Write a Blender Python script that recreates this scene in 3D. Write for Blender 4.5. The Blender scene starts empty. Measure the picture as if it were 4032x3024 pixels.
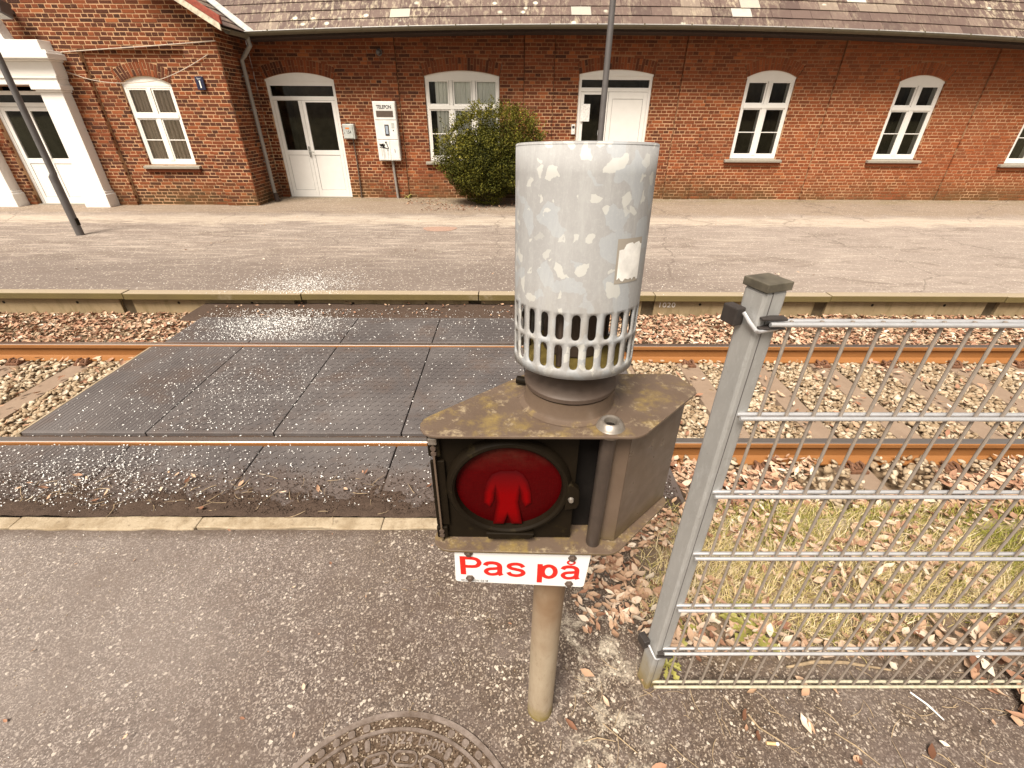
import bpy, math, random
import numpy as np
from mathutils import Matrix, Vector

random.seed(7)
RNG = np.random.default_rng(11)
PI = math.pi
SC = bpy.context.scene
COL = SC.collection

# ------------------------------------------------------------------ camera
CAM_H = 1.943
PITCH, YAW, ROLL = 0.53984348, -0.00610656, 0.00582405
F_PX, W_PX, H_PX = 1782.8, 4032, 3024


def cam_matrix():
    cp, sp, cy, sy = math.cos(PITCH), math.sin(PITCH), math.cos(YAW), math.sin(YAW)
    fwd = np.array([-sy * cp, cy * cp, -sp]); right = np.array([cy, sy, 0.0]); up = np.cross(right, fwd)
    r2 = math.cos(ROLL) * right + math.sin(ROLL) * up
    u2 = -math.sin(ROLL) * right + math.cos(ROLL) * up
    return np.stack([r2, u2, -fwd], 1)


CM = cam_matrix()
cd = bpy.data.cameras.new('camera'); cam = bpy.data.objects.new('camera', cd); COL.objects.link(cam)
m4 = Matrix.Identity(4)
for i in range(3):
    for j in range(3):
        m4[i][j] = CM[i][j]
m4[2][3] = CAM_H
cam.matrix_world = m4
cd.sensor_fit = 'HORIZONTAL'; cd.sensor_width = 36.0; cd.lens = F_PX / W_PX * 36.0
cd.clip_start = 0.02; cd.clip_end = 1000
SC.camera = cam

# ------------------------------------------------------------------ light
SUN_EL, SUN_AZ = math.radians(56), math.radians(207)      # azimuth clockwise from +Y (compass style)
w = bpy.data.worlds.new('World'); SC.world = w; w.use_nodes = True
nt = w.node_tree
for n in list(nt.nodes): nt.nodes.remove(n)
sky = nt.nodes.new('ShaderNodeTexSky'); sky.sky_type = 'NISHITA'; sky.sun_disc = False
sky.sun_elevation = SUN_EL; sky.sun_rotation = SUN_AZ; sky.dust_density = 4.0; sky.air_density = 1.0; sky.ozone_density = 0.6
hs = nt.nodes.new('ShaderNodeHueSaturation'); hs.inputs['Saturation'].default_value = 0.16; hs.inputs['Value'].default_value = 0.62   # grey cloud dims the sky
mx = nt.nodes.new('ShaderNodeMix'); mx.data_type = 'RGBA'; mx.blend_type = 'MULTIPLY'; mx.inputs[0].default_value = 1.0
mx.inputs[7].default_value = (1.0, 0.90, 0.785, 1)
bg = nt.nodes.new('ShaderNodeBackground'); bg.inputs['Strength'].default_value = 0.05
wo = nt.nodes.new('ShaderNodeOutputWorld')
nt.links.new(sky.outputs[0], hs.inputs['Color']); nt.links.new(hs.outputs[0], mx.inputs[6])
nt.links.new(mx.outputs[2], bg.inputs[0]); nt.links.new(bg.outputs[0], wo.inputs[0])
sd = bpy.data.lights.new('sun', 'SUN'); sd.energy = 1.5; sd.angle = math.radians(26); sd.color = (1.0, 0.91, 0.785)
so = bpy.data.objects.new('sun', sd); COL.objects.link(so)
sdir = Vector((math.sin(SUN_AZ) * math.cos(SUN_EL), math.cos(SUN_AZ) * math.cos(SUN_EL), math.sin(SUN_EL)))
so.rotation_euler = sdir.to_track_quat('Z', 'Y').to_euler()
SC.view_settings.view_transform = 'Standard'; SC.view_settings.look = 'None'
SC.view_settings.exposure = 2.15; SC.view_settings.gamma = 1.0
SC.cycles.max_bounces = 6; SC.cycles.transparent_max_bounces = 8
try:
    SC.cycles.use_denoising = True
except Exception:
    pass

# ------------------------------------------------------------------ helpers: projection (used to rank bricks by size)
def proj(x, y, z):
    q = CM.T @ np.array([x, y, z - CAM_H])
    if q[2] >= -0.01: return None
    return (W_PX / 2 + F_PX * q[0] / -q[2], H_PX / 2 - F_PX * q[1] / -q[2])


# ------------------------------------------------------------------ helpers: objects
WL = {}


def wloc(o):
    return WL.get(o.name, Vector((0, 0, 0))) if o else Vector((0, 0, 0))


def link(name, data, parent=None, loc=None):
    o = bpy.data.objects.new(name, data); COL.objects.link(o)
    if parent: o.parent = parent
    l = Vector(loc) if loc is not None else wloc(parent)
    o.location = l - wloc(parent)
    WL[o.name] = l
    return o


def tag(o, label=None, cat=None, group=None, kind=None):
    if label: o['label'] = label
    if cat: o['category'] = cat
    if group: o['group'] = group
    if kind: o['kind'] = kind
    return o


def thing(name, loc, label, cat, group=None):
    return tag(link(name, None, None, loc), label, cat, group)


class MB:
    def __init__(s):
        s.v = []; s.f = []; s.t = []; s.tone = 0.5

    def add(s, vs, fs, tone=None):
        b = len(s.v); s.v += [tuple(map(float, p)) for p in vs]
        s.f += [tuple(b + i for i in f) for f in fs]
        s.t += [s.tone if tone is None else tone] * len(vs)

    def box(s, x0, x1, y0, y1, z0, z1, tone=None):
        vs = [(x, y, z) for z in (z0, z1) for y in (y0, y1) for x in (x0, x1)]
        s.add(vs, [(0, 2, 3, 1), (4, 5, 7, 6), (0, 1, 5, 4), (2, 6, 7, 3), (0, 4, 6, 2), (1, 3, 7, 5)], tone)

    def prism(s, poly, lo, hi, axis='z', tone=None):
        """extrude a counter-clockwise 2-D polygon; axis z: (x,y), axis y: (x,z), axis x: (y,z)"""
        n = len(poly)
        def p(a, b, c):
            return (a, b, c) if axis == 'z' else ((a, c, b) if axis == 'y' else (c, a, b))
        vs = [p(a, b, lo) for a, b in poly] + [p(a, b, hi) for a, b in poly]
        fs = [tuple(range(n))[::-1], tuple(range(n, 2 * n))] + [(i, (i + 1) % n, n + (i + 1) % n, n + i) for i in range(n)]
        if axis == 'y': fs = [f[::-1] for f in fs]
        s.add(vs, fs, tone)

    def tube(s, path, r, n=10, cap=True, tone=None):
        P = [Vector(p) for p in path]; rings = []
        up = Vector((0, 0, 1))
        R = r if isinstance(r, (list, tuple)) else [r] * len(P)
        prev = None
        for i, p in enumerate(P):
            d = (P[min(i + 1, len(P) - 1)] - P[max(i - 1, 0)]).normalized()
            if prev is None:
                a = up if abs(d.z) < 0.9 else Vector((1, 0, 0))
                u = d.cross(a).normalized()
            else:
                u = (prev - d * prev.dot(d)).normalized()
            prev = u
            v = d.cross(u)
            rings.append([p + (u * math.cos(2 * PI * k / n) + v * math.sin(2 * PI * k / n)) * R[i] for k in range(n)])
        vs = [q for ring in rings for q in ring]
        fs = [(i * n + k, i * n + (k + 1) % n, (i + 1) * n + (k + 1) % n, (i + 1) * n + k) for i in range(len(P) - 1) for k in range(n)]
        if cap:
            fs += [tuple(range(n))[::-1], tuple((len(P) - 1) * n + k for k in range(n))]
        s.add(vs, fs, tone)

    def lathe(s, prof, c, n=32, axis='z', tone=None, closed=False):
        vs = []; m = len(prof)
        for k in range(n):
            a = 2 * PI * k / n
            for r, h in prof:
                x, y = r * math.cos(a), r * math.sin(a)
                vs.append((c[0] + x, c[1] + y, c[2] + h) if axis == 'z' else (c[0] + x, c[1] + h, c[2] + y))
        fs = []
        for k in range(n):
            k2 = (k + 1) % n
            for i in range(m if closed else m - 1):
                j = (i + 1) % m
                f = (k * m + i, k2 * m + i, k2 * m + j, k * m + j)
                fs.append(f if axis == 'z' else f[::-1])
        s.add(vs, fs, tone)

    def build(s, name, mat, parent=None, loc=None, smooth=False, bevel=0.0, kind=None):
        me = bpy.data.meshes.new(name)
        L = Vector(loc) if loc is not None else wloc(parent)
        me.from_pydata([(x - L.x, y - L.y, z - L.z) for x, y, z in s.v], [], s.f)
        at = me.attributes.new('tone', 'FLOAT', 'POINT'); at.data.foreach_set('value', s.t)
        if smooth:
            me.polygons.foreach_set('use_smooth', [True] * len(me.polygons))
        me.materials.append(mat); me.update()
        o = link(name, me, parent, L)
        if bevel:
            b = o.modifiers.new('bevel', 'BEVEL'); b.width = bevel; b.segments = 2; b.limit_method = 'ANGLE'; b.angle_limit = math.radians(40)
        if smooth:
            try:
                me.set_sharp_from_angle(angle=math.radians(38))
            except Exception:
                pass
        if kind: o['kind'] = kind
        return o


def raw_mesh(name, V, T, tone, mat, parent=None, loc=None, kind=None):
    """fast triangle mesh from numpy arrays"""
    L = Vector(loc) if loc is not None else wloc(parent)
    V = np.asarray(V, np.float32) - np.array(L, np.float32)
    T = np.asarray(T, np.int32)
    me = bpy.data.meshes.new(name)
    me.vertices.add(len(V)); me.vertices.foreach_set('co', V.ravel())
    me.loops.add(len(T) * 3); me.loops.foreach_set('vertex_index', T.ravel())
    me.polygons.add(len(T)); me.polygons.foreach_set('loop_start', np.arange(0, len(T) * 3, 3, dtype=np.int32))
    me.update(calc_edges=True)
    at = me.attributes.new('tone', 'FLOAT', 'POINT'); at.data.foreach_set('value', np.asarray(tone, np.float32))
    me.materials.append(mat); me.validate()
    o = link(name, me, parent, L)
    if kind: o['kind'] = kind
    return o


def rotmats(az, tilt, roll):
    n = len(az); ca, sa, ct, st, cr, sr = np.cos(az), np.sin(az), np.cos(tilt), np.sin(tilt), np.cos(roll), np.sin(roll)
    Z = np.zeros((n, 3, 3)); Z[:, 0, 0] = ca; Z[:, 0, 1] = -sa; Z[:, 1, 0] = sa; Z[:, 1, 1] = ca; Z[:, 2, 2] = 1
    X = np.zeros((n, 3, 3)); X[:, 0, 0] = 1; X[:, 1, 1] = ct; X[:, 1, 2] = -st; X[:, 2, 1] = st; X[:, 2, 2] = ct
    Y = np.zeros((n, 3, 3)); Y[:, 1, 1] = 1; Y[:, 0, 0] = cr; Y[:, 0, 2] = sr; Y[:, 2, 0] = -sr; Y[:, 2, 2] = cr
    return Z @ X @ Y


def scatter(name, temps, P, R, S, tone, mat, parent=None, kind='stuff'):
    """temps: list of (verts, tris); P (n,3), R (n,3,3), S (n,3)"""
    VS, TS, TN = [], [], []; off = 0
    which = RNG.integers(0, len(temps), len(P))
    for k, (tv, tf) in enumerate(temps):
        idx = np.where(which == k)[0]
        if not len(idx): continue
        tv = np.asarray(tv, float); tf = np.asarray(tf, int)
        q = tv[None] * S[idx][:, None, :]
        q = np.einsum('nij,nkj->nki', R[idx], q) + P[idx][:, None, :]
        VS.append(q.reshape(-1, 3))
        TS.append((tf[None] + (np.arange(len(idx)) * len(tv))[:, None, None]).reshape(-1, 3) + off)
        TN.append(np.repeat(tone[idx], len(tv))); off += len(idx) * len(tv)
    return raw_mesh(name, np.concatenate(VS), np.concatenate(TS), np.concatenate(TN), mat, parent, kind=kind)


def vnoise(x, y, sc, seed=0):
    """smooth value noise in 0..1 for placing things"""
    r = np.random.default_rng(seed); g = r.random((64, 64))
    u = np.asarray(x) * sc + 100.3; v = np.asarray(y) * sc + 57.7
    i = np.floor(u).astype(int); j = np.floor(v).astype(int); a = u - i; b = v - j
    a = a * a * (3 - 2 * a); b = b * b * (3 - 2 * b)
    G = lambda p, q: g[p % 64, q % 64]
    return (G(i, j) * (1 - a) + G(i + 1, j) * a) * (1 - b) + (G(i, j + 1) * (1 - a) + G(i + 1, j + 1) * a) * b


# ------------------------------------------------------------------ helpers: materials
class NT:
    def __init__(s, name, rough=0.8, metal=0.0, spec=0.5):
        s.m = bpy.data.materials.new(name); s.m.use_nodes = True; s.t = s.m.node_tree
        s.b = s.t.nodes['Principled BSDF']; s.b.inputs['Roughness'].default_value = rough
        s.b.inputs['Metallic'].default_value = metal; s.b.inputs['Specular IOR Level'].default_value = spec
        s._pos = None

    def n(s, t): return s.t.nodes.new(t)

    def l(s, a, b): s.t.links.new(a, b)

    def pos(s, obj=False):
        if obj:
            return s.n('ShaderNodeTexCoord').outputs['Object']
        if s._pos is None: s._pos = s.n('ShaderNodeNewGeometry').outputs['Position']
        return s._pos

    def sc(s, v, x, y, z, rot=(0, 0, 0)):
        m = s.n('ShaderNodeMapping'); m.inputs['Scale'].default_value = (x, y, z); m.inputs['Rotation'].default_value = rot
        s.l(v, m.inputs['Vector']); return m.outputs[0]

    def noise(s, scale, detail=4, rough=0.55, vec=None, dist=0.0):
        n = s.n('ShaderNodeTexNoise'); n.inputs['Scale'].default_value = scale; n.inputs['Detail'].default_value = detail
        n.inputs['Roughness'].default_value = rough; n.inputs['Distortion'].default_value = dist
        s.l(vec if vec is not None else s.pos(), n.inputs['Vector']); return n.outputs['Fac']

    def vor(s, scale, vec=None, feature='F1', out='Distance', rnd=1.0):
        n = s.n('ShaderNodeTexVoronoi'); n.inputs['Scale'].default_value = scale; n.feature = feature
        n.inputs['Randomness'].default_value = rnd
        s.l(vec if vec is not None else s.pos(), n.inputs['Vector']); return n.outputs[out]

    def ramp(s, fac, *stops, interp='LINEAR'):
        r = s.n('ShaderNodeValToRGB'); r.color_ramp.interpolation = interp; e = r.color_ramp.elements
        while len(e) < len(stops): e.new(0.5)
        for k, (p, c) in enumerate(stops):
            e[k].position = p
            e[k].color = (c, c, c, 1) if isinstance(c, (int, float)) else (*c, 1)
        s.l(fac, r.inputs[0]); return r.outputs[0]

    def mix(s, fac, a, b, mode='MIX'):
        n = s.n('ShaderNodeMix'); n.data_type = 'RGBA'; n.blend_type = mode
        for sock, v in ((n.inputs[0], fac), (n.inputs[6], a), (n.inputs[7], b)):
            if isinstance(v, (int, float)): sock.default_value = v if sock == n.inputs[0] else (v, v, v, 1)
            elif isinstance(v, tuple): sock.default_value = (*v, 1)
            else: s.l(v, sock)
        return n.outputs[2]

    def math(s, op, a, b=None, clamp=False):
        n = s.n('ShaderNodeMath'); n.operation = op; n.use_clamp = clamp
        for k, v in ((0, a), (1, b)):
            if v is None: continue
            if isinstance(v, (int, float)): n.inputs[k].default_value = v
            else: s.l(v, n.inputs[k])
        return n.outputs[0]

    def xyz(s, v=None):
        n = s.n('ShaderNodeSeparateXYZ'); s.l(v if v is not None else s.pos(), n.inputs[0]); return n.outputs

    def attr(s, name='tone'):
        n = s.n('ShaderNodeAttribute'); n.attribute_name = name; return n.outputs['Fac']

    def rand(s): return s.n('ShaderNodeObjectInfo').outputs['Random']

    def bump(s, h, strength=0.4, dist=0.01):
        n = s.n('ShaderNodeBump'); n.inputs['Strength'].default_value = strength; n.inputs['Distance'].default_value = dist
        s.l(h, n.inputs['Height']); s.l(n.outputs[0], s.b.inputs['Normal']); return s

    def col(s, c):
        if isinstance(c, tuple): s.b.inputs['Base Color'].default_value = (*c, 1)
        else: s.l(c, s.b.inputs['Base Color'])
        return s

    def rgh(s, c): s.l(c, s.b.inputs['Roughness']); return s


def step(N, v, lo, hi):
    """0 below lo, 1 above hi"""
    n = N.n('ShaderNodeMapRange'); n.inputs['From Min'].default_value = lo; n.inputs['From Max'].default_value = hi
    n.clamp = True; N.l(v, n.inputs['Value']); return n.outputs[0]


M = {}


def plain(key, c, rough=0.6, metal=0.0, nscale=30, amt=0.25, spec=0.5, bump=0.0):
    N = NT(key, rough, metal, spec)
    f = N.noise(nscale, 5)
    N.col(N.mix(N.ramp(f, (0.3, 0.0), (0.7, 1.0)), tuple(x * (1 - amt) for x in c), tuple(min(1, x * (1 + amt * 0.6)) for x in c)))
    if bump: N.bump(f, bump, 0.004)
    M[key] = N.m; return N


# brick: tone picks the fired colour of each brick, washes of reddish slurry and damp soot follow the wall
N = NT('brick', 0.88, spec=0.25)
tone = N.attr(); pz = N.xyz()
c = N.ramp(tone, (0.0, (0.034, 0.012, 0.008)), (0.22, (0.075, 0.021, 0.010)), (0.5, (0.140, 0.035, 0.0125)), (0.8, (0.215, 0.056, 0.0185)), (1.0, (0.30, 0.092, 0.030)))
c = N.mix(N.math('MULTIPLY', step(N, N.noise(60, 5, 0.65), 0.42, 0.75), 0.45), c, (0.23, 0.098, 0.052))
right = step(N, pz[0], 1.5, 9.0)
c = N.mix(N.math('MULTIPLY', right, 0.45), c, (0.32, 0.092, 0.032))
damp = N.math('MULTIPLY', N.math('SUBTRACT', 1.0, step(N, pz[2], 0.15, 0.75)), step(N, N.noise(1.3, 4), 0.35, 0.62))
c = N.mix(N.math('MULTIPLY', damp, 0.8), c, (0.085, 0.058, 0.022))
patch = step(N, N.noise(0.8, 5, 0.6, dist=0.4), 0.6, 0.7)
c = N.mix(N.math('MULTIPLY', patch, 0.5), c, (0.24, 0.090, 0.042))
N.col(c); N.bump(N.noise(110, 5, 0.7), 0.5, 0.004); M['brick'] = N.m

N = NT('mortar', 0.95, spec=0.1)
pz = N.xyz()
c = N.mix(N.noise(40, 4), (0.41, 0.235, 0.128), (0.58, 0.375, 0.225))
wash = step(N, N.noise(0.55, 5, 0.65, dist=0.5), 0.52, 0.66)
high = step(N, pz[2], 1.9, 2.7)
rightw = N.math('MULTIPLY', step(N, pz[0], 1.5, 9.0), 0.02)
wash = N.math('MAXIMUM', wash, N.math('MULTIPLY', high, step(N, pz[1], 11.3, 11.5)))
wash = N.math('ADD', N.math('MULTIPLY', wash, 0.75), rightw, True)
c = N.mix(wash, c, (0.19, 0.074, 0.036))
low = N.math('SUBTRACT', 1.0, step(N, pz[2], 0.2, 0.7))
c = N.mix(N.math('MULTIPLY', low, step(N, N.noise(1.7, 4), 0.4, 0.6)), c, (0.15, 0.09, 0.045))
N.col(c); N.bump(N.noise(140, 4), 0.4, 0.004); M['mortar'] = N.m

# white paint, a little flaking
N = NT('white_paint', 0.45)
f = N.noise(9, 6, 0.7); fl = step(N, N.noise(26, 5, 0.75, dist=0.6), 0.66, 0.70)
fl = N.math('MULTIPLY', fl, step(N, N.noise(3.1, 3), 0.45, 0.6))
c = N.mix(f, (0.72, 0.70, 0.66), (0.82, 0.80, 0.76)); c = N.mix(N.math('MULTIPLY', fl, 0.7), c, (0.42, 0.30, 0.24))
N.col(c); N.bump(f, 0.1, 0.002); M['white_paint'] = N.m
N = NT('white_plastic', 0.32)
N.col(N.mix(N.noise(6, 5), (0.70, 0.69, 0.66), (0.80, 0.79, 0.77))); M['white_plastic'] = N.m
N = NT('white_stone_paint', 0.55)
pz = N.xyz()
c = N.mix(N.noise(7, 6), (0.74, 0.72, 0.69), (0.83, 0.81, 0.78))
c = N.mix(N.math('MULTIPLY', step(N, N.noise(14, 6, 0.7), 0.55, 0.75), N.math('SUBTRACT', 0.7, step(N, pz[2], 0.1, 0.7)), True), c, (0.45, 0.38, 0.28))
N.col(c); N.bump(N.noise(60, 5), 0.15, 0.003); M['white_stone_paint'] = N.m
plain('grey_joint', (0.30, 0.30, 0.31), 0.6)
# panes: thin glass
N = NT('glass', 0.04)
tr = N.n('ShaderNodeBsdfTransparent'); gl = N.n('ShaderNodeBsdfGlossy'); gl.inputs['Roughness'].default_value = 0.03
gl.inputs['Color'].default_value = (0.9, 0.9, 0.9, 1)
fr = N.n('ShaderNodeFresnel'); fr.inputs['IOR'].default_value = 1.34
ms = N.n('ShaderNodeMixShader'); N.l(fr.outputs[0], ms.inputs[0]); N.l(tr.outputs[0], ms.inputs[1]); N.l(gl.outputs[0], ms.inputs[2])
tr.inputs['Color'].default_value = (0.95, 0.95, 0.93, 1)
N.l(ms.outputs[0], N.t.nodes['Material Output'].inputs['Surface']); M['glass'] = N.m
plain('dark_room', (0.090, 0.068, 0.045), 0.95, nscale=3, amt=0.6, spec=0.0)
N = NT('grey_curtain', 0.95, spec=0.05)
N.col(N.mix(N.noise(14, 3, vec=N.sc(N.pos(), 4, 1, 0.2)), (0.38, 0.31, 0.25), (0.72, 0.62, 0.54))); M['grey_curtain'] = N.m
N = NT('net_curtain', 0.95, spec=0.05)
N.col(N.mix(N.noise(10, 3, vec=N.sc(N.pos(), 4, 1, 0.2)), (0.74, 0.77, 0.74), (0.86, 0.88, 0.86))); M['net_curtain'] = N.m

# roof slate: tone varies slate to slate, lichen rosettes and pale streaks
N = NT('slate', 0.62, spec=0.4)
tone = N.attr(); pz = N.xyz()
c = N.ramp(tone, (0.0, (0.085, 0.055, 0.048)), (0.45, (0.118, 0.078, 0.066)), (0.82, (0.155, 0.108, 0.090)), (0.93, (0.22, 0.17, 0.135)), (0.96, (0.36, 0.33, 0.285)), (1.0, (0.50, 0.48, 0.45)))
st = step(N, N.noise(5, 6, 0.75, vec=N.sc(N.pos(), 3.0, 1.0, 1.0)), 0.49, 0.64)
rg = step(N, N.noise(0.45, 3), 0.34, 0.56)
c = N.mix(N.math('MULTIPLY', N.math('MULTIPLY', st, rg), 0.75), c, (0.50, 0.43, 0.31))
vd = N.vor(3.6); lich = N.math('MULTIPLY', N.math('SUBTRACT', 1.0, step(N, vd, 0.10, 0.22)), step(N, N.noise(0.9, 2), 0.50, 0.56))
ringn = N.noise(45, 3)
c = N.mix(N.math('MULTIPLY', lich, step(N, ringn, 0.25, 0.45)), c, (0.66, 0.66, 0.54))
N.col(c); N.bump(N.noise(50, 5), 0.3, 0.004); M['slate'] = N.m

plain('zinc', (0.36, 0.36, 0.34), 0.42, 0.75, 12, 0.35)
N = NT('old_gutter', 0.75, 0.0)
nz = N.n('ShaderNodeNewGeometry'); sx = N.n('ShaderNodeSeparateXYZ'); N.l(nz.outputs['Normal'], sx.inputs[0])
c = N.mix(N.noise(6, 6, 0.7), (0.065, 0.052, 0.03), (0.15, 0.125, 0.08)); N.col(c); M['old_gutter'] = N.m
plain('zinc_bright', (0.40, 0.40, 0.39), 0.5, 0.1, 14, 0.25)
plain('cream_paint', (0.60, 0.54, 0.42), 0.6, 0, 20, 0.35)
plain('red_paint', (0.28, 0.055, 0.03), 0.65, 0, 25, 0.35)
plain('dark_wood', (0.035, 0.020, 0.014), 0.85, 0, 20, 0.4)
N = NT('pipe_grey', 0.55, 0.2)
N.col(N.mix(N.noise(8, 6, 0.7), (0.16, 0.14, 0.12), (0.36, 0.34, 0.32))); M['pipe_grey'] = N.m
N = NT('sill_stone', 0.85)
N.col(N.mix(N.noise(18, 6, 0.7), (0.17, 0.15, 0.12), (0.34, 0.31, 0.26))); N.bump(N.noise(70, 5), 0.3, 0.003); M['sill_stone'] = N.m
plain('cable', (0.50, 0.42, 0.34), 0.7)
plain('navy_enamel', (0.018, 0.022, 0.055), 0.3)
plain('white_print', (0.8, 0.8, 0.78), 0.5)
plain('black_print', (0.010, 0.008, 0.007), 0.8, spec=0.15)
plain('box_white', (0.70, 0.70, 0.68), 0.4, 0, 8, 0.12)
plain('box_grey', (0.42, 0.44, 0.42), 0.5, 0, 10, 0.18)
plain('screen_blue', (0.30, 0.36, 0.44), 0.2)
plain('orange_print', (0.65, 0.20, 0.04), 0.5)

# platform surface
N = NT('platform_asphalt', 0.8, spec=0.4)
px = N.xyz()
ng = N.noise(90, 5, 0.8); nm = N.noise(5, 6, 0.72, vec=N.sc(N.pos(), 0.30, 1.7, 1), dist=0.3); nb = N.noise(1.1, 5, 0.6)
c = N.mix(ng, (0.140, 0.112, 0.096), (0.305, 0.252, 0.218))
c = N.mix(N.math('MULTIPLY', step(N, nm, 0.48, 0.62), 0.55), c, (0.50, 0.43, 0.365))
c = N.mix(N.math('MULTIPLY', step(N, N.noise(2.6, 6, 0.75, vec=N.sc(N.pos(), 0.35, 2.2, 1), dist=0.5), 0.52, 0.66), 0.65), c, (0.195, 0.150, 0.122))
c = N.mix(N.math('MULTIPLY', step(N, N.noise(0.55, 6, 0.7, dist=0.6), 0.48, 0.62), 0.5), c, (0.21, 0.168, 0.142))
c = N.mix(N.math('MULTIPLY', step(N, px[0], 0.5, 5.0), 0.45), c, (0.36, 0.30, 0.262))
yw = N.math('ADD', px[1], N.math('ADD', N.math('MULTIPLY', N.math('SUBTRACT', nb, 0.5), 0.9), N.math('MULTIPLY', N.math('SUBTRACT', nm, 0.5), 0.9)))
band = N.math('MULTIPLY', step(N, yw, 8.75, 9.0), N.math('SUBTRACT', 1.0, step(N, yw, 9.5, 9.75)))
c = N.mix(N.math('MULTIPLY', band, N.math('ADD', 0.10, N.math('MULTIPLY', nm, 0.8))), c, (0.54, 0.46, 0.37))
c = N.mix(N.math('MULTIPLY', step(N, yw, 9.7, 10.1), 0.7), c, (0.24, 0.18, 0.125))
c = N.mix(N.math('MULTIPLY', step(N, yw, 11.0, 11.7), N.math('MULTIPLY', step(N, nm, 0.4, 0.6), 0.7)), c, (0.17, 0.135, 0.065))
st_ = N.math('MULTIPLY', step(N, N.noise(1.5, 6, 0.75, vec=N.sc(N.pos(), 0.6, 1.3, 1), dist=0.8), 0.55, 0.63), 0.5); c = N.mix(st_, c, (0.15, 0.115, 0.092))
cw_ = N.n('ShaderNodeVectorMath'); cw_.operation = 'ADD'; cn_ = N.n('ShaderNodeTexNoise'); cn_.inputs['Scale'].default_value = 2.5; cn_.inputs['Detail'].default_value = 5; N.l(N.pos(), cn_.inputs['Vector']); cs_ = N.n('ShaderNodeVectorMath'); cs_.operation = 'SCALE'; cs_.inputs['Scale'].default_value = 0.5; N.l(cn_.outputs['Color'], cs_.inputs[0]); N.l(N.pos(), cw_.inputs[0]); N.l(cs_.outputs[0], cw_.inputs[1])
crk = N.vor(0.30, vec=cw_.outputs[0], feature='DISTANCE_TO_EDGE'); c = N.mix(N.math('MULTIPLY', N.math('SUBTRACT', 1.0, step(N, crk, 0.001, 0.006)), 0.45), c, (0.085, 0.062, 0.048))
front = N.math('SUBTRACT', 1.0, step(N, yw, 6.0, 7.0)); lft = N.math('SUBTRACT', 1.0, step(N, px[0], 1.0, 3.2))
c = N.mix(N.math('MULTIPLY', N.math('MULTIPLY', front, lft), 0.7), c, (0.150, 0.120, 0.105))
wt = N.vor(70, out='Color'); wr = N.n('ShaderNodeSeparateColor'); N.l(wt, wr.inputs[0])
c = N.mix(N.math('MULTIPLY', step(N, wr.outputs[0], 0.93, 0.95), 0.6), c, (0.62, 0.56, 0.48))
N.col(c); N.bump(N.noise(160, 4, 0.8), 0.6, 0.006); M['platform_asphalt'] = N.m

N = NT('concrete_edge', 0.9, spec=0.2)
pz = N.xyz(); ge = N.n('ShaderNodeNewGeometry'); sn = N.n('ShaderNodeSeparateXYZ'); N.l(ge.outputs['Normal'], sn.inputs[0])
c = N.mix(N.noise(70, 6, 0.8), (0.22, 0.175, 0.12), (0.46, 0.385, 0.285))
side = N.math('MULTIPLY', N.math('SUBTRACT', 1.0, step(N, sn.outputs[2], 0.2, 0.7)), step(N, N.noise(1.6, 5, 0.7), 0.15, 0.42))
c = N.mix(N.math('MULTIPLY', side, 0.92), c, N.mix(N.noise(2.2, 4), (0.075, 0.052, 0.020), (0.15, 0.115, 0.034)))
N.col(c); N.bump(N.noise(120, 5, 0.8), 0.6, 0.006); M['concrete_edge'] = N.m
N = NT('concrete_panel', 0.9, spec=0.2)
pz = N.xyz()
c = N.mix(N.noise(3.5, 6, 0.7), (0.20, 0.145, 0.075), (0.36, 0.285, 0.18))
c = N.mix(N.math('MULTIPLY', step(N, N.noise(9, 5, 0.7, vec=N.sc(N.pos(), 1, 1, 0.25)), 0.5, 0.7), 0.6), c, (0.12, 0.09, 0.035))
N.col(c); N.bump(N.noise(50, 5), 0.3, 0.004); M['concrete_panel'] = N.m
plain('concrete_dark', (0.10, 0.072, 0.038), 0.9, 0, 8, 0.4, bump=0.3)

# track
N = NT('rail_rust', 0.72, spec=0.3)
c = N.mix(N.noise(7, 5, 0.6, vec=N.sc(N.pos(), 0.4, 1, 1)), (0.22, 0.088, 0.022), (0.34, 0.15, 0.05)); c = N.mix(N.math('MULTIPLY', N.noise(120, 3), 0.35), c, (0.14, 0.06, 0.02))
N.col(c); N.bump(N.noise(200, 3), 0.2, 0.002); M['rail_rust'] = N.m
N = NT('rail_steel', 0.28, 1.0)
c = N.mix(N.noise(40, 4, vec=N.sc(N.pos(), 0.05, 3, 1)), (0.55, 0.48, 0.43), (0.78, 0.71, 0.65)); N.col(c); M['rail_steel'] = N.m
N = NT('sleeper_concrete', 0.92, spec=0.15)
c = N.mix(N.noise(9, 6, 0.7), (0.19, 0.135, 0.098), (0.32, 0.240, 0.180)); N.col(c); N.bump(N.noise(90, 5), 0.4, 0.004); M['sleeper_concrete'] = N.m
plain('clip_rust', (0.16, 0.075, 0.04), 0.8, 0, 60, 0.4)
N = NT('ballast', 0.88, spec=0.25)
tone = N.attr()
c = N.ramp(tone, (0.0, (0.17, 0.115, 0.07)), (0.4, (0.34, 0.255, 0.165)), (0.75, (0.50, 0.41, 0.295)), (1.0, (0.70, 0.62, 0.49)))
c = N.mix(N.math('MULTIPLY', N.noise(60, 5, 0.7), 0.5), c, (0.20, 0.13, 0.075)); N.col(c); N.bump(N.noise(150, 4), 0.3, 0.004); M['ballast'] = N.m
N = NT('leaf_dead', 0.75, spec=0.3)
tone = N.attr()
c = N.ramp(tone, (0.0, (0.10, 0.042, 0.022)), (0.35, (0.32, 0.165, 0.105)), (0.65, (0.53, 0.355, 0.235)), (0.88, (0.68, 0.53, 0.40)), (1.0, (0.80, 0.71, 0.58)))
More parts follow.
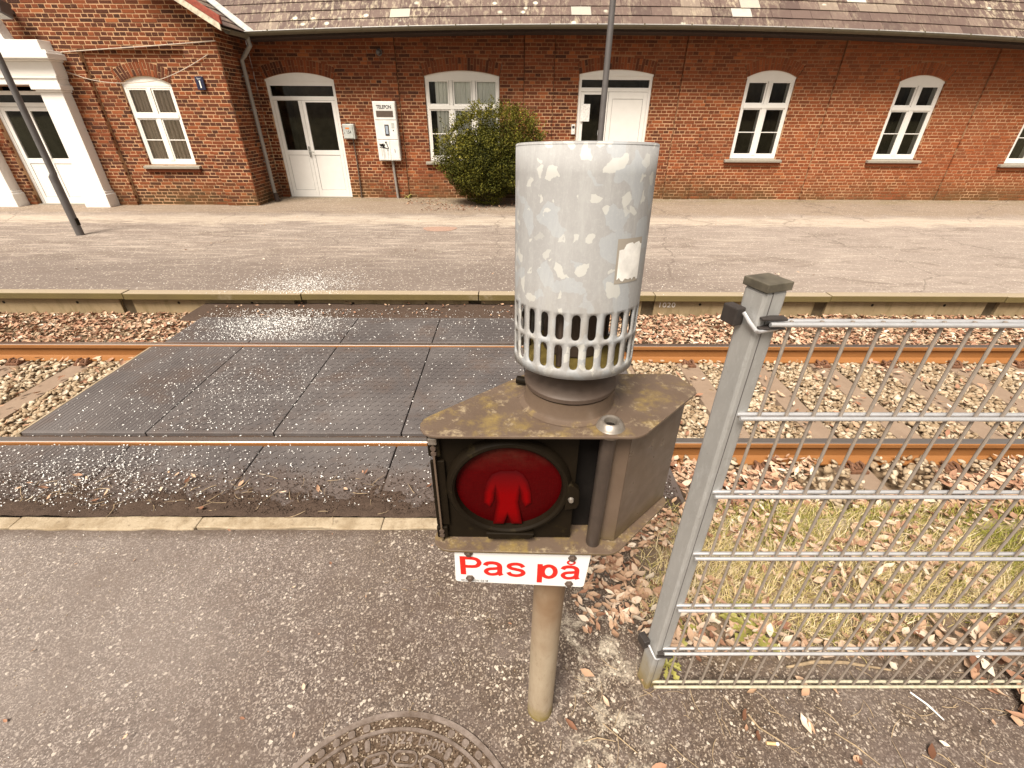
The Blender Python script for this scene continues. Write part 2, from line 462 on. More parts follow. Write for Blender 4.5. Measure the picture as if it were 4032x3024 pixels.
c = N.mix(N.math('MULTIPLY', N.noise(90, 4), 0.35), c, (0.16, 0.07, 0.035)); N.col(c); M['leaf_dead'] = N.m
N = NT('bed_soil', 0.95, spec=0.1)
N.col(N.mix(N.noise(30, 6, 0.7), (0.13, 0.090, 0.055), (0.30, 0.215, 0.14))); N.bump(N.noise(60, 5), 0.6, 0.01); M['bed_soil'] = N.m

# rubber crossing panels
N = NT('rubber_panel', 0.55, spec=0.45)
pm = N.pos()
py_ = N.xyz()[1]; near_ = N.math('SUBTRACT', 1.0, step(N, N.math('ADD', py_, N.math('MULTIPLY', N.noise(5, 6, 0.75), 0.5)), 2.18, 2.50))
dirt = N.math('MAXIMUM', step(N, N.noise(1.9, 6, 0.7, dist=0.3), 0.50, 0.66), N.math('MULTIPLY', near_, 1.9), True)
c = N.mix(N.noise(90, 4, 0.7), (0.055, 0.049, 0.050), (0.120, 0.107, 0.106)); c = N.mix(N.math('MULTIPLY', step(N, N.noise(1.3, 5, 0.6), 0.42, 0.64), 0.55), c, (0.165, 0.150, 0.147))  # broad paler areas paint the sheen into the rubber colour
c = N.mix(N.math('MULTIPLY', dirt, 0.5), c, (0.105, 0.071, 0.055))
N.col(c); N.rgh(N.ramp(N.noise(3, 5), (0.3, 0.34), (0.7, 0.58))); N.bump(N.noise(150, 4), 0.25, 0.003); M['rubber_panel'] = N.m
N = NT('mat_soil', 0.93, spec=0.2)
c = N.mix(N.noise(55, 6, 0.75), (0.042, 0.027, 0.020), (0.115, 0.080, 0.061)); N.col(c); N.bump(N.noise(90, 5, 0.8), 0.8, 0.01); M['mat_soil'] = N.m
N = NT('kerb_concrete', 0.92, spec=0.2)
c = N.mix(N.noise(80, 6, 0.8), (0.27, 0.215, 0.145), (0.48, 0.40, 0.295)); c = N.mix(N.math('MULTIPLY', step(N, N.noise(6, 6, 0.75), 0.45, 0.62), 0.65), c, (0.20, 0.145, 0.085)); c = N.mix(N.math('MULTIPLY', step(N, N.noise(30, 5, 0.8), 0.55, 0.66), 0.5), c, (0.12, 0.085, 0.055))
N.col(c); N.bump(N.noise(150, 4), 0.5, 0.004); M['kerb_concrete'] = N.m

# near path: worn asphalt with pale chippings, damp soil creeping in towards the fence, pale cement spills
N = NT('path_asphalt', 0.8, spec=0.4)
px = N.xyz()
v1 = N.vor(190, out='Color'); s1 = N.n('ShaderNodeSeparateColor'); N.l(v1, s1.inputs[0])
v2 = N.vor(110, out='Color'); s2 = N.n('ShaderNodeSeparateColor'); N.l(v2, s2.inputs[0])
base = N.mix(s1.outputs[0], (0.072, 0.054, 0.047), (0.185, 0.150, 0.134))
base = N.mix(step(N, s1.outputs[1], 0.74, 0.80), base, (0.35, 0.30, 0.268))
base = N.mix(step(N, s2.outputs[0], 0.972, 0.980), base, (0.60, 0.53, 0.46))
big = N.noise(1.6, 5, 0.6); med = N.noise(9, 6, 0.75)
base = N.mix(N.math('MULTIPLY', step(N, med, 0.50, 0.66), 0.40), base, (0.135, 0.095, 0.073))
base = N.mix(N.math('MULTIPLY', step(N, N.noise(34, 5, 0.75), 0.52, 0.66), 0.55), base, (0.110, 0.079, 0.062))
base = N.mix(N.math('MULTIPLY', step(N, N.math('ADD', N.noise(2.3, 6, 0.72, dist=0.4), N.math('MULTIPLY', px[0], 0.06)), 0.34, 0.58), 0.62), base, (0.098, 0.068, 0.055))
base = N.mix(N.math('MULTIPLY', step(N, big, 0.45, 0.65), 0.30), base, (0.25, 0.212, 0.192))
xs = N.math('ADD', px[0], N.math('MULTIPLY', N.math('SUBTRACT', big, 0.5), 1.1))
ys = N.math('MULTIPLY', N.math('SUBTRACT', 1.05, px[1]), 0.0)
dm = step(N, xs, -1.25, 0.10)
soil = N.mix(s1.outputs[0], (0.036, 0.024, 0.016), (0.125, 0.088, 0.063))
soil = N.mix(step(N, s1.outputs[1], 0.80, 0.85), soil, (0.33, 0.27, 0.21))
soil = N.mix(step(N, s2.outputs[0], 0.962, 0.972), soil, (0.62, 0.55, 0.46))
vg = N.math('MULTIPLY', step(N, N.math('ADD', px[1], N.math('MULTIPLY', med, 0.3)), 1.10, 1.30), step(N, xs, 0.55, 0.9))
soil = N.mix(N.math('MULTIPLY', vg, 0.8), soil, N.mix(N.noise(25, 5, 0.7), (0.16, 0.10, 0.055), (0.44, 0.32, 0.19)))
lf_ = N.math('SUBTRACT', 1.0, step(N, px[0], -2.2, -0.6)); base = N.mix(N.math('MULTIPLY', lf_, 0.30), base, (0.30, 0.262, 0.240))
kb_ = step(N, N.math('ADD', px[1], N.math('MULTIPLY', N.noise(14, 5, 0.7), 0.14)), 1.69, 1.77); base = N.mix(N.math('MULTIPLY', kb_, 0.75), base, (0.082, 0.056, 0.040))
dmask = N.math('MULTIPLY', dm, N.ramp(N.noise(4, 6, 0.72), (0.36, 0.15), (0.62, 1.0)))
c = N.mix(dmask, base, soil)
# cement spill around the post
cs = N.math('MULTIPLY', N.math('MULTIPLY', step(N, px[0], 0.16, 0.26), N.math('SUBTRACT', 1.0, step(N, px[0], 0.42, 0.58))), step(N, N.noise(7.5, 6, 0.75, dist=0.5), 0.50, 0.60))
cs = N.math('MULTIPLY', cs, N.math('SUBTRACT', 1.0, step(N, px[1], 1.25, 1.6)))
c = N.mix(N.math('MULTIPLY', cs, N.math('ADD', 0.3, N.math('MULTIPLY', s1.outputs[0], 0.6))), c, (0.52, 0.46, 0.37))
ar = N.math('MULTIPLY', step(N, N.math('ADD', px[0], N.math('MULTIPLY', med, 0.6)), 1.35, 1.55), N.math('SUBTRACT', 1.0, step(N, px[1], 0.70, 0.78)))
c = N.mix(N.math('MULTIPLY', ar, 0.7), c, base)
N.col(c)
hgt = N.math('ADD', N.math('MULTIPLY', s1.outputs[2], 0.6), N.math('MULTIPLY', N.noise(260, 3), 0.6))
N.bump(hgt, 0.75, 0.006); M['path_asphalt'] = N.m
N = NT('far_ground', 0.95); N.col(N.mix(N.noise(0.6, 5), (0.07, 0.075, 0.03), (0.15, 0.12, 0.06))); M['far_ground'] = N.m

# plants
N = NT('grass', 0.7, spec=0.25)
tone = N.attr()
N.col(N.ramp(tone, (0.0, (0.16, 0.18, 0.025)), (0.33, (0.36, 0.34, 0.07)), (0.5, (0.56, 0.46, 0.19)), (0.8, (0.74, 0.60, 0.35)), (1.0, (0.84, 0.74, 0.52))))
N.b.inputs['Subsurface Weight'].default_value = 0.0; M['grass'] = N.m
N = NT('weed_leaf', 0.55)
N.col(N.mix(N.noise(30, 4), (0.17, 0.17, 0.03), (0.40, 0.36, 0.10))); M['weed_leaf'] = N.m
N = NT('bush_leaf', 0.65, spec=0.12)
tone = N.attr()
N.col(N.ramp(tone, (0.0, (0.016, 0.019, 0.004)), (0.35, (0.062, 0.064, 0.010)), (0.72, (0.165, 0.150, 0.022)), (1.0, (0.36, 0.29, 0.04)))); M['bush_leaf'] = N.m
plain('bark', (0.07, 0.05, 0.032), 0.9, 0, 40, 0.4)
plain('twig', (0.36, 0.27, 0.17), 0.85, 0, 40, 0.4)
plain('salt', (0.86, 0.85, 0.83), 0.5, 0, 40, 0.05)
plain('paper', (0.78, 0.77, 0.75), 0.7)
plain('cork', (0.62, 0.42, 0.22), 0.8)

# signal
N = NT('galvanised', 0.72, 0.0, 0.3)
po = N.pos(True)
v = N.vor(34, vec=N.sc(po, 1, 1, 0.75), out='Color'); sv = N.n('ShaderNodeSeparateColor'); N.l(v, sv.inputs[0])
wv = N.n('ShaderNodeVectorMath'); wv.operation = 'ADD'
nn = N.n('ShaderNodeTexNoise'); nn.inputs['Scale'].default_value = 28; nn.inputs['Detail'].default_value = 4; N.l(po, nn.inputs['Vector'])
ws = N.n('ShaderNodeVectorMath'); ws.operation = 'SCALE'; ws.inputs['Scale'].default_value = 0.035; N.l(nn.outputs['Color'], ws.inputs[0])
N.l(po, wv.inputs[0]); N.l(ws.outputs[0], wv.inputs[1])
va = N.vor(62, vec=wv.outputs[0], out='Color'); sa = N.n('ShaderNodeSeparateColor'); N.l(va, sa.inputs[0])
vb = N.vor(30, vec=wv.outputs[0], out='Color'); sb = N.n('ShaderNodeSeparateColor'); N.l(vb, sb.inputs[0])
c = N.mix(N.noise(13, 6, 0.7, vec=N.sc(po, 1, 1, 0.45)), (0.265, 0.263, 0.264), (0.355, 0.355, 0.360))
c = N.mix(N.math('MULTIPLY', step(N, sb.outputs[0], 0.72, 0.78), 0.55), c, (0.355, 0.385, 0.420))
c = N.mix(N.math('MULTIPLY', step(N, sa.outputs[0], 0.88, 0.90), 0.75), c, (0.50, 0.50, 0.475))
c = N.mix(N.math('MULTIPLY', step(N, N.noise(160, 4, 0.8), 0.5, 0.75), 0.35), c, (0.45, 0.46, 0.465))
c = N.mix(N.math('MULTIPLY', step(N, N.noise(40, 6, 0.8, vec=N.sc(po, 1, 1, 0.12)), 0.48, 0.66), 0.30), c, (0.46, 0.47, 0.47))
zz_ = N.xyz(po)[2]; gr_ = N.math('MULTIPLY', N.math('SUBTRACT', 1.0, step(N, zz_, 1.60, 1.72)), step(N, N.noise(30, 6, 0.75, vec=N.sc(po, 1, 1, 0.35)), 0.44, 0.66)); c = N.mix(N.math('MULTIPLY', gr_, 0.38), c, (0.235, 0.20, 0.155))
N.col(c); N.bump(N.noise(300, 3, vec=N.sc(po, 1, 1, 0.2)), 0.12, 0.002); M['galvanised'] = N.m
N = NT('olive_paint', 0.42, 0.0, 0.5)
po = N.pos()
ge = N.n('ShaderNodeNewGeometry'); sn = N.n('ShaderNodeSeparateXYZ'); N.l(ge.outputs['Normal'], sn.inputs[0])
c = N.mix(N.noise(11, 6, 0.7), (0.080, 0.053, 0.036), (0.150, 0.108, 0.080))
moss = N.math('MULTIPLY', step(N, N.noise(16, 6, 0.75), 0.50, 0.68), step(N, sn.outputs[2], 0.3, 0.9))
c = N.mix(N.math('MULTIPLY', moss, 0.75), c, (0.26, 0.185, 0.058))
pale = N.math('MULTIPLY', step(N, N.noise(23, 6, 0.8), 0.55, 0.72), step(N, sn.outputs[2], 0.3, 0.9))
c = N.mix(N.math('MULTIPLY', pale, 0.8), c, (0.46, 0.37, 0.235))
pz = N.xyz(); low = N.math('MULTIPLY', N.math('SUBTRACT', 1.0, step(N, N.math('ADD', pz[2], N.math('MULTIPLY', N.noise(20, 5), 0.12)), 1.09, 1.18)), N.math('SUBTRACT', 1.0, step(N, sn.outputs[2], 0.3, 0.6)))
c = N.mix(N.math('MULTIPLY', low, 0.5), c, (0.105, 0.076, 0.020))
N.col(c); N.rgh(N.ramp(N.noise(25, 5), (0.3, 0.26), (0.7, 0.5))); N.bump(N.noise(70, 5), 0.1, 0.003); M['olive_paint'] = N.m
N = NT('brown_metal', 0.6, 0.0)
N.col(N.mix(N.noise(18, 6, 0.7), (0.050, 0.033, 0.025), (0.110, 0.078, 0.060))); N.bump(N.noise(120, 4), 0.15, 0.002); M['brown_metal'] = N.m
N = NT('black_metal', 0.55, 0.0, 0.10)
c = N.mix(N.noise(20, 6, 0.7), (0.005, 0.0033, 0.0018), (0.014, 0.0095, 0.005)); c = N.mix(N.math('MULTIPLY', step(N, N.noise(13, 5, 0.75), 0.60, 0.75), 0.5), c, (0.050, 0.037, 0.015)); N.col(c); M['black_metal'] = N.m
N = NT('moss_metal', 0.8)
N.col(N.mix(N.noise(50, 5), (0.13, 0.085, 0.02), (0.34, 0.26, 0.065))); M['moss_metal'] = N.m
N = NT('red_lens', 0.45, 0.0, 0.06)
po = N.pos()
c = N.mix(N.noise(60, 4, vec=N.sc(po, 1, 1, 5)), (0.032, 0.0004, 0.0008), (0.068, 0.0008, 0.0014))
pz = N.xyz()
ds = N.math('MULTIPLY', step(N, pz[2], 1.27, 1.36), step(N, N.noise(22, 6, 0.75), 0.32, 0.68))
c = N.mix(N.math('MULTIPLY', ds, 0.6), c, (0.095, 0.042, 0.026)); N.col(c); N.bump(N.noise(260, 2, vec=N.sc(po, 1, 1, 0.02)), 0.3, 0.002); M['red_lens'] = N.m
N = NT('red_figure', 0.5, 0.0, 0.04); pz = N.xyz(); f_ = N.attr()    # the printed figure has a soft edge
c = N.mix(f_, (0.040, 0.0006, 0.001), (0.155, 0.0008, 0.0014)); c = N.mix(N.math('MULTIPLY', N.noise(60, 4, vec=N.sc(N.pos(), 1, 1, 5)), 0.3), c, (0.20, 0.001, 0.002))
c = N.mix(N.math('MULTIPLY', step(N, pz[2], 1.205, 1.28), 0.9), c, (0.055, 0.004, 0.005)); c = N.mix(N.math('SUBTRACT', 0.75, step(N, pz[2], 1.10, 1.17), True), c, (0.045, 0.001, 0.0012)); N.col(c); M['red_figure'] = N.m
N = NT('steel_worn', 0.35, 0.7)
N.col(N.mix(N.noise(40, 5, 0.7), (0.16, 0.13, 0.10), (0.50, 0.46, 0.42))); M['steel_worn'] = N.m
N = NT('tube_paint', 0.35, 0.2)
N.col(N.mix(N.noise(16, 6, 0.75), (0.028, 0.022, 0.020), (0.10, 0.075, 0.060))); M['tube_paint'] = N.m
N = NT('sign_white', 0.3)
N.col(N.mix(N.noise(9, 5), (0.68, 0.69, 0.70), (0.80, 0.80, 0.80))); M['sign_white'] = N.m
plain('sign_red', (0.62, 0.018, 0.012), 0.4, 0, 20, 0.1)
N = NT('post_galv', 0.75, 0.0)
pz = N.xyz()
c = N.mix(N.noise(22, 6, 0.75, vec=N.sc(N.pos(), 1, 1, 0.22)), (0.22, 0.165, 0.105), (0.43, 0.36, 0.27))
c = N.mix(N.math('MULTIPLY', step(N, N.noise(55, 6, 0.8, vec=N.sc(N.pos(), 1, 1, 0.4)), 0.54, 0.68), 0.5), c, (0.18, 0.125, 0.075)); c = N.mix(N.math('MULTIPLY', step(N, N.math('ADD', pz[2], N.math('MULTIPLY', N.noise(11, 5), 0.45)), 0.62, 1.0), 0.9), c, (0.19, 0.115, 0.062))
c = N.mix(N.math('SUBTRACT', 1.0, step(N, N.math('ADD', pz[2], N.math('MULTIPLY', N.noise(25, 4), 0.14)), 0.07, 0.16)), c, (0.20, 0.15, 0.04)); N.col(c); M['post_galv'] = N.m

# fence
N = NT('fence_galv', 0.55, 0.35)
pz = N.xyz()
c = N.mix(N.noise(24, 6, 0.75, vec=N.sc(N.pos(), 1, 1, 0.3)), (0.30, 0.30, 0.295), (0.46, 0.46, 0.455))
c = N.mix(N.math('MULTIPLY', step(N, N.noise(60, 6, 0.8, vec=N.sc(N.pos(), 1, 1, 0.35)), 0.52, 0.66), 0.45), c, (0.50, 0.51, 0.515))
c = N.mix(N.math('MULTIPLY', step(N, N.noise(34, 6, 0.8), 0.58, 0.70), 0.40), c, (0.22, 0.20, 0.175))
c = N.mix(N.math('SUBTRACT', 1.0, step(N, N.math('ADD', pz[2], N.math('MULTIPLY', N.noise(18, 4), 0.2)), 0.12, 0.30)), c, (0.28, 0.215, 0.09)); N.col(c); M['fence_galv'] = N.m
N = NT('wire_galv', 0.35, 0.7)
N.col(N.mix(N.noise(50, 4), (0.55, 0.56, 0.58), (0.78, 0.79, 0.82))); M['wire_galv'] = N.m
N = NT('wire_shaded', 0.65, 0.25)
N.col(N.mix(N.noise(50, 4), (0.24, 0.20, 0.165), (0.36, 0.31, 0.27))); M['wire_shaded'] = N.m  # darker copy of the galvanised wire: shade on the uprights painted in
plain('wire_mossy', (0.43, 0.40, 0.30), 0.6, 0.1, 60, 0.3)
plain('black_plastic', (0.035, 0.029, 0.027), 0.5, 0, 40, 0.3)
plain('cap_plastic', (0.10, 0.088, 0.066), 0.55, 0, 25, 0.5)
N = NT('lamp_paint', 0.45, 0.3)
N.col(N.mix(N.noise(8, 5), (0.085, 0.078, 0.078), (0.15, 0.14, 0.14))); M['lamp_paint'] = N.m
plain('lamp_glass', (0.5, 0.5, 0.48), 0.3)
N = NT('iron_cover', 0.5, 0.35)
N.col(N.mix(N.noise(35, 6, 0.75), (0.060, 0.046, 0.038), (0.155, 0.125, 0.108))); N.bump(N.noise(150, 4), 0.3, 0.003); M['iron_cover'] = N.m
N = NT('iron_relief', 0.6, 0.1)
c = N.mix(N.noise(30, 5), (0.15, 0.118, 0.102), (0.26, 0.210, 0.182)); c = N.mix(N.math('MULTIPLY', step(N, N.noise(9, 6, 0.75), 0.42, 0.62), 0.85), c, (0.085, 0.058, 0.042)); N.col(c); N.bump(N.noise(90, 5), 0.4, 0.004); M['iron_relief'] = N.m
N = NT('cover_dirt', 0.95, spec=0.1)
vc = N.vor(190, out='Color'); sc_ = N.n('ShaderNodeSeparateColor'); N.l(vc, sc_.inputs[0])
c = N.mix(sc_.outputs[0], (0.040, 0.027, 0.018), (0.130, 0.092, 0.066)); c = N.mix(step(N, sc_.outputs[1], 0.86, 0.9), c, (0.33, 0.27, 0.21)); N.col(c); N.bump(N.noise(120, 4), 0.6, 0.006); M['cover_dirt'] = N.m



def text(name, body, size, center, mat, parent, rot=(PI / 2, 0, 0), extrude=0.001, offset=0.0, sx=1.0, space=1.0):
    cu = bpy.data.curves.new(name, 'FONT'); cu.body = body; cu.size = size; cu.align_x = 'CENTER'; cu.align_y = 'CENTER'
    cu.extrude = extrude; cu.offset = offset; cu.space_character = space; cu.materials.append(mat)
    tmp = bpy.data.objects.new(name, cu); me = bpy.data.meshes.new_from_object(tmp); bpy.data.objects.remove(tmp); bpy.data.curves.remove(cu)
    me.name = name
    if not me.materials: me.materials.append(mat)
    o = link(name, me, parent, center); o.rotation_euler = rot; o.scale = (sx, 1, 1)
    return o


def ribbon(m, path, wd, y, to_world, n=6, closed=False):
    """a flat painted stroke of even width along a smoothed path"""
    P = [Vector((a, b, 0)) for a, b in path]; L = len(P); out = []
    rng = range(L if closed else L - 1)
    for i in rng:
        a = P[(i - 1) % L] if closed or i > 0 else P[0]; b = P[i]; c = P[(i + 1) % L]; d = P[(i + 2) % L] if closed or i + 2 < L else P[-1]
        for k in range(n):
            t = k / n; out.append(0.5 * ((2 * b) + (c - a) * t + (2 * a - 5 * b + 4 * c - d) * t * t + (3 * b - a - 3 * c + d) * t ** 3))
    if not closed: out.append(P[-1])
    vs = []; q = len(out)
    for i, p_ in enumerate(out):
        a = out[(i - 1) % q] if closed or i > 0 else p_; b = out[(i + 1) % q] if closed or i < q - 1 else p_
        d = (b - a).normalized(); nn_ = Vector((-d.y, d.x, 0)) * wd / 2
        for s_ in (1, -1):
            X, Z = to_world(p_.x + s_ * nn_.x, p_.y + s_ * nn_.y); vs.append((X, y, Z))
    fs = [(2 * i, 2 * i + 1, 2 * ((i + 1) % q) + 1, 2 * ((i + 1) % q)) for i in range(q if closed else q - 1)]
    m.add(vs, fs)


# ================================================================== the ground, the platform, the track bed
ZP = 0.13           # platform level above the rail heads (z = 0)
D, DW = 11.95, 10.75   # main front and the front of the gabled wing
XR = 16.0


def grid(name, x0, x1, y0, y1, nx, ny, zf, mat, kind='structure'):
    xs = np.linspace(x0, x1, nx + 1); ys = np.linspace(y0, y1, ny + 1)
    X, Y = np.meshgrid(xs, ys); Z = zf(X, Y)
    V = np.stack([X, Y, Z], -1).reshape(-1, 3)
    i = np.arange(ny)[:, None] * (nx + 1) + np.arange(nx)[None]; i = i.ravel()
    T = np.concatenate([np.stack([i, i + 1, i + nx + 2], 1), np.stack([i, i + nx + 2, i + nx + 1], 1)])
    o = raw_mesh(name, V, T, np.full(len(V), 0.5), mat); o['kind'] = kind
    return o


grid('ground', -200, 200, -200, 200, 4, 4, lambda x, y: 0 * x - 0.45, M['far_ground'])
grid('path', -9, 9, -4, 1.70, 180, 60, lambda x, y: 0.004 * (vnoise(x, y, 1.4, 3) - 0.5), M['path_asphalt'])
grid('track_bed', -12, 13, 1.80, 5.12, 250, 40, lambda x, y: -0.205 + 0.02 * (vnoise(x, y, 2.2, 5) - 0.5) + 0.10 * np.clip((2.3 - y) / 0.45, 0, 1) * (x > 1.0), M['bed_soil'])
# soil washed over the near panels up to the kerb
grid('soil_strip', -5, 1.0, 1.778, 2.32, 420, 50,
     lambda x, y: 0.016 - (y - 1.79) * 0.100 + 0.016 * (vnoise(x, y, 4, 8) - 0.5) + 0.010 * (vnoise(x, y, 14, 9) - 0.5) + 0.010 * (vnoise(x, y, 31, 10) - 0.5), M['mat_soil'])
# platform
pf = MB(); pf.box(-16, XR, 5.16, 18, -0.44, ZP); pf.build('platform', M['platform_asphalt'], loc=(0, 5.2, 0), kind='structure')
PLAT = bpy.data.objects['platform']
# coping stones and edge panels, one by one (pieces of the platform)
spacing = 2.057
posts = [-4.528 + spacing * k for k in range(-3, 7)]
for k, xp in enumerate(posts):
    a, b = xp + 0.05, xp + spacing + 0.05
    m = MB(); j = random.uniform(-0.004, 0.004)
    m.box(a + 0.004, b - 0.004, 5.03 + j, 5.158, 0.058 + j, ZP + 0.006 + j)
    m.build('coping_slab', M['concrete_edge'], PLAT, loc=((a + b) / 2, 5.1, 0.1), bevel=0.008)
    m = MB(); m.box(xp + 0.075, xp + spacing - 0.075, 5.095, 5.155, -0.43, 0.054); m.build('edge_panel', M['concrete_panel'], PLAT, loc=(xp + spacing / 2, 5.1, 0), bevel=0.004)
    m = MB(); m.box(xp - 0.072, xp + 0.072, 5.13, 5.157, -0.43, 0.052); m.build('edge_post', M['concrete_dark'], PLAT, loc=(xp, 5.1, 0))
    for q in (0.30, 0.72):
        m = MB(); m.lathe([(0.0, -0.0015), (0.016, -0.0015), (0.016, 0.01)], (xp + spacing * q, 5.095, -0.002), 12, 'y'); m.build('bolt_hole', M['black_print'], PLAT)
text('chalk_number', '1020', 0.085, (1.865, 5.0935, -0.012), M['white_print'], PLAT, extrude=0.0005, sx=1.15, space=1.1)
m = MB(); rr = []
for k in range(18):
    a = 2 * PI * k / 18; rr.append((-1.27 + 0.30 * math.cos(a) * (1 + 0.12 * math.sin(3 * a)), 8.47 + 0.22 * math.sin(a) * (1 + 0.15 * math.cos(2 * a))))
m.prism(rr, ZP + 0.002, ZP + 0.007); N = plain('patch_red', (0.36, 0.235, 0.18), 0.85, 0, 30, 0.3); m.build('repair_patch', M['patch_red'], PLAT)

# kerb
KERB = MB(); KERB.box(-9, 9, 1.703, 1.785, -0.25, -0.012); KERB = KERB.build('kerb', M['kerb_concrete'], kind='structure')
xk = [-6.7, -5.7, -4.7, -3.7, -2.70, -1.70, -0.695, 0.305, 1.31, 2.31, 3.31, 4.31]
for a, b in zip(xk[:-1], xk[1:]):
    m = MB(); z = 0.009 + random.uniform(-0.002, 0.002); dy = random.uniform(-0.004, 0.004)
    nseg = 9; top = []
    for i in range(nseg + 1):
        top.append((a + 0.001 + (b - a - 0.002) * i / nseg, 1.703 + dy + random.uniform(-0.010, 0.008)))
    m.prism(top + [(b - 0.001, 1.785 + random.uniform(-.006, .008)), (a * 0.35 + b * 0.65, 1.785 + random.uniform(-.008, .008)), (a * 0.7 + b * 0.3, 1.785 + random.uniform(-.008, .008)), (a + 0.001, 1.785 + random.uniform(-.006, .008))], -0.012, z)
    m.build('kerb_stone', M['kerb_concrete'], KERB, loc=((a + b) / 2, 1.74, 0), bevel=0.006)

# ================================================================== track
def rail(y, label):
    t = thing('rail', (0, y, -0.165), label, 'rail', 'running rails of the railway track')
    prof = [(-0.07, -0.164), (0.07, -0.164), (0.07, -0.152), (0.02, -0.136), (0.009, -0.125), (0.009, -0.052), (0.034, -0.038), (0.035, -0.010), (0.029, -0.004), (-0.029, -0.004), (-0.035, -0.010), (-0.034, -0.038), (-0.009, -0.052), (-0.009, -0.125), (-0.02, -0.136), (-0.07, -0.152)]
    b = MB(); b.prism([(y + p, q) for p, q in prof], -12.5, 13.5, 'x'); b.build('rail_body', M['rail_rust'], t)
    h = MB(); h.prism([(y - 0.030, -0.0038), (y + 0.030, -0.0038), (y + 0.024, 0.0), (y - 0.024, 0.0)], -12.5, 13.5, 'x'); h.build('running_surface', M['rail_steel'], t)


Y_N, Y_F = 2.490, 3.995
rail(Y_N, 'rusty rail with polished top running nearer to the kerb')
rail(Y_F, 'rusty rail with polished top running nearer to the station platform')
sl_x = [1.745 + 0.653 * k for k in range(-16, 12)]
sl_x = [x for x in sl_x if not (-3.45 < x < 0.95)]
b = MB(); b.prism([(-0.12, -0.30), (0.12, -0.30), (0.095, -0.168), (-0.095, -0.168)], 2.0, 4.49, 'y')
sl0 = b.build('railway_sleeper', M['sleeper_concrete'], loc=(0, 0, 0))


def clip_mesh(yr, s):
    m = MB(); y0 = yr + s * 0.085
    for dx in (-0.045, 0.045):
        m.tube([(dx, y0 + s * 0.055, -0.150), (dx * 0.9, y0 + s * 0.02, -0.125), (dx * 0.8, y0 - s * 0.012, -0.128), (dx * 0.35, y0 - s * 0.005, -0.138), (dx * 0.2, y0 + s * 0.05, -0.142)], 0.011, 6)
    m.box(-0.06, 0.06, min(y0 + s * 0.0, y0 + s * 0.075), max(y0, y0 + s * 0.075), -0.166, -0.148)
    return m.build('rail_clip', M['clip_rust'], sl0)


clips = [clip_mesh(Y_F, -1), clip_mesh(Y_N, 1), clip_mesh(Y_N, -1), clip_mesh(Y_F, 1)]
left_w = ['first concrete sleeper left of the rubber crossing panels', 'second concrete sleeper left of the rubber crossing panels', 'third concrete sleeper left of the rubber crossing panels', 'fourth concrete sleeper left of the rubber crossing panels', 'fifth concrete sleeper left of the rubber crossing panels', 'sixth concrete sleeper left of the rubber crossing panels']
ords = ['first', 'second', 'third', 'fourth', 'fifth', 'sixth', 'seventh', 'eighth', 'ninth', 'tenth', 'eleventh', 'twelfth']
lefts = sorted([x for x in sl_x if x < 0], reverse=True)[:4]; rights = sorted([x for x in sl_x if x > 0])[:9]
for side, L in (('left', lefts), ('right', rights)):
    for k, x in enumerate(L):
        if side == 'left' and k == 0:
            o = sl0
        else:
            o = sl0.copy(); COL.objects.link(o)
            for c_ in clips:
                q = c_.copy(); COL.objects.link(q); q.parent = o
        o.location = (x, 0, 0)
        tag(o, f'dirty concrete sleeper under the rails, {ords[k]} to the {side} of the rubber crossing', 'sleeper', 'concrete sleepers of the railway track')

# rubber crossing panels, each one a thing
def panel(x0, x1, y0, y1, label, ribs='x', slope=0.0, z=0.002):
    t = thing('crossing_panel', ((x0 + x1) / 2, (y0 + y1) / 2, 0), label, 'crossing panel', 'black rubber panels of the level crossing')
    m = MB(); g = 0.004
    m.box(x0 + g, x1 - g, y0, y1, -0.15, z - 0.003); m.build('slab', M['rubber_panel'], t, bevel=0.006)
    # low ribs
    r = MB()
    if ribs == 'x':
        n = int((x1 - x0) / 0.032)
        for i in range(n):
            xa = x0 + 0.02 + (x1 - x0 - 0.04) * i / n
            r.box(xa, xa + 0.026, y0 + 0.03, y1 - 0.02, z - 0.0029, z - 0.0013)
    else:
        nx, ny = int((x1 - x0 - 0.06) / 0.06), int((y1 - y0 - 0.05) / 0.06)
        for i in range(nx):
            for j in range(ny):
                cx = x0 + 0.03 + (i + 0.5 + 0.5 * (j % 2)) * (x1 - x0 - 0.06) / nx; cy = y0 + 0.025 + (j + 0.5) * (y1 - y0 - 0.05) / ny
                if cx + 0.026 > x1: continue
                r.add([(cx - 0.026, cy, z), (cx, cy - 0.024, z), (cx + 0.026, cy, z), (cx, cy + 0.024, z)], [(0, 1, 2, 3)])
    r.build('tread', M['rubber_panel'], t, kind='stuff')


xe = [-3.44, -2.565, -1.665, -0.765, 0.135, 1.035]
words = ['leftmost', 'second from left', 'middle', 'second from right', 'rightmost']
for k in range(5):
    panel(xe[k], xe[k + 1], 2.565, 3.935, f'{words[k]} of the five big black rubber panels between the rails', 'x' if k == 0 else 'd')
    panel(xe[k] + (0.05 if k == 0 else 0), xe[k + 1], 4.032, 4.66, f'{words[k]} narrow black rubber panel between far rail and platform', 'x' if k == 0 else 'd')
    panel(xe[k], xe[k + 1], 1.86, 2.425, f'{words[k]} narrow black rubber panel between near rail and kerb', 'x' if k in (0, 4) else 'd')
grid('soil_strip', -3.6, 1.05, 4.6, 5.11, 90, 14, lambda x, y: -0.004 + 0.012 * (vnoise(x, y, 5, 21) - 0.6) - 0.02 * np.clip((4.66 - y) / 0.05, 0, 1), M['mat_soil'])

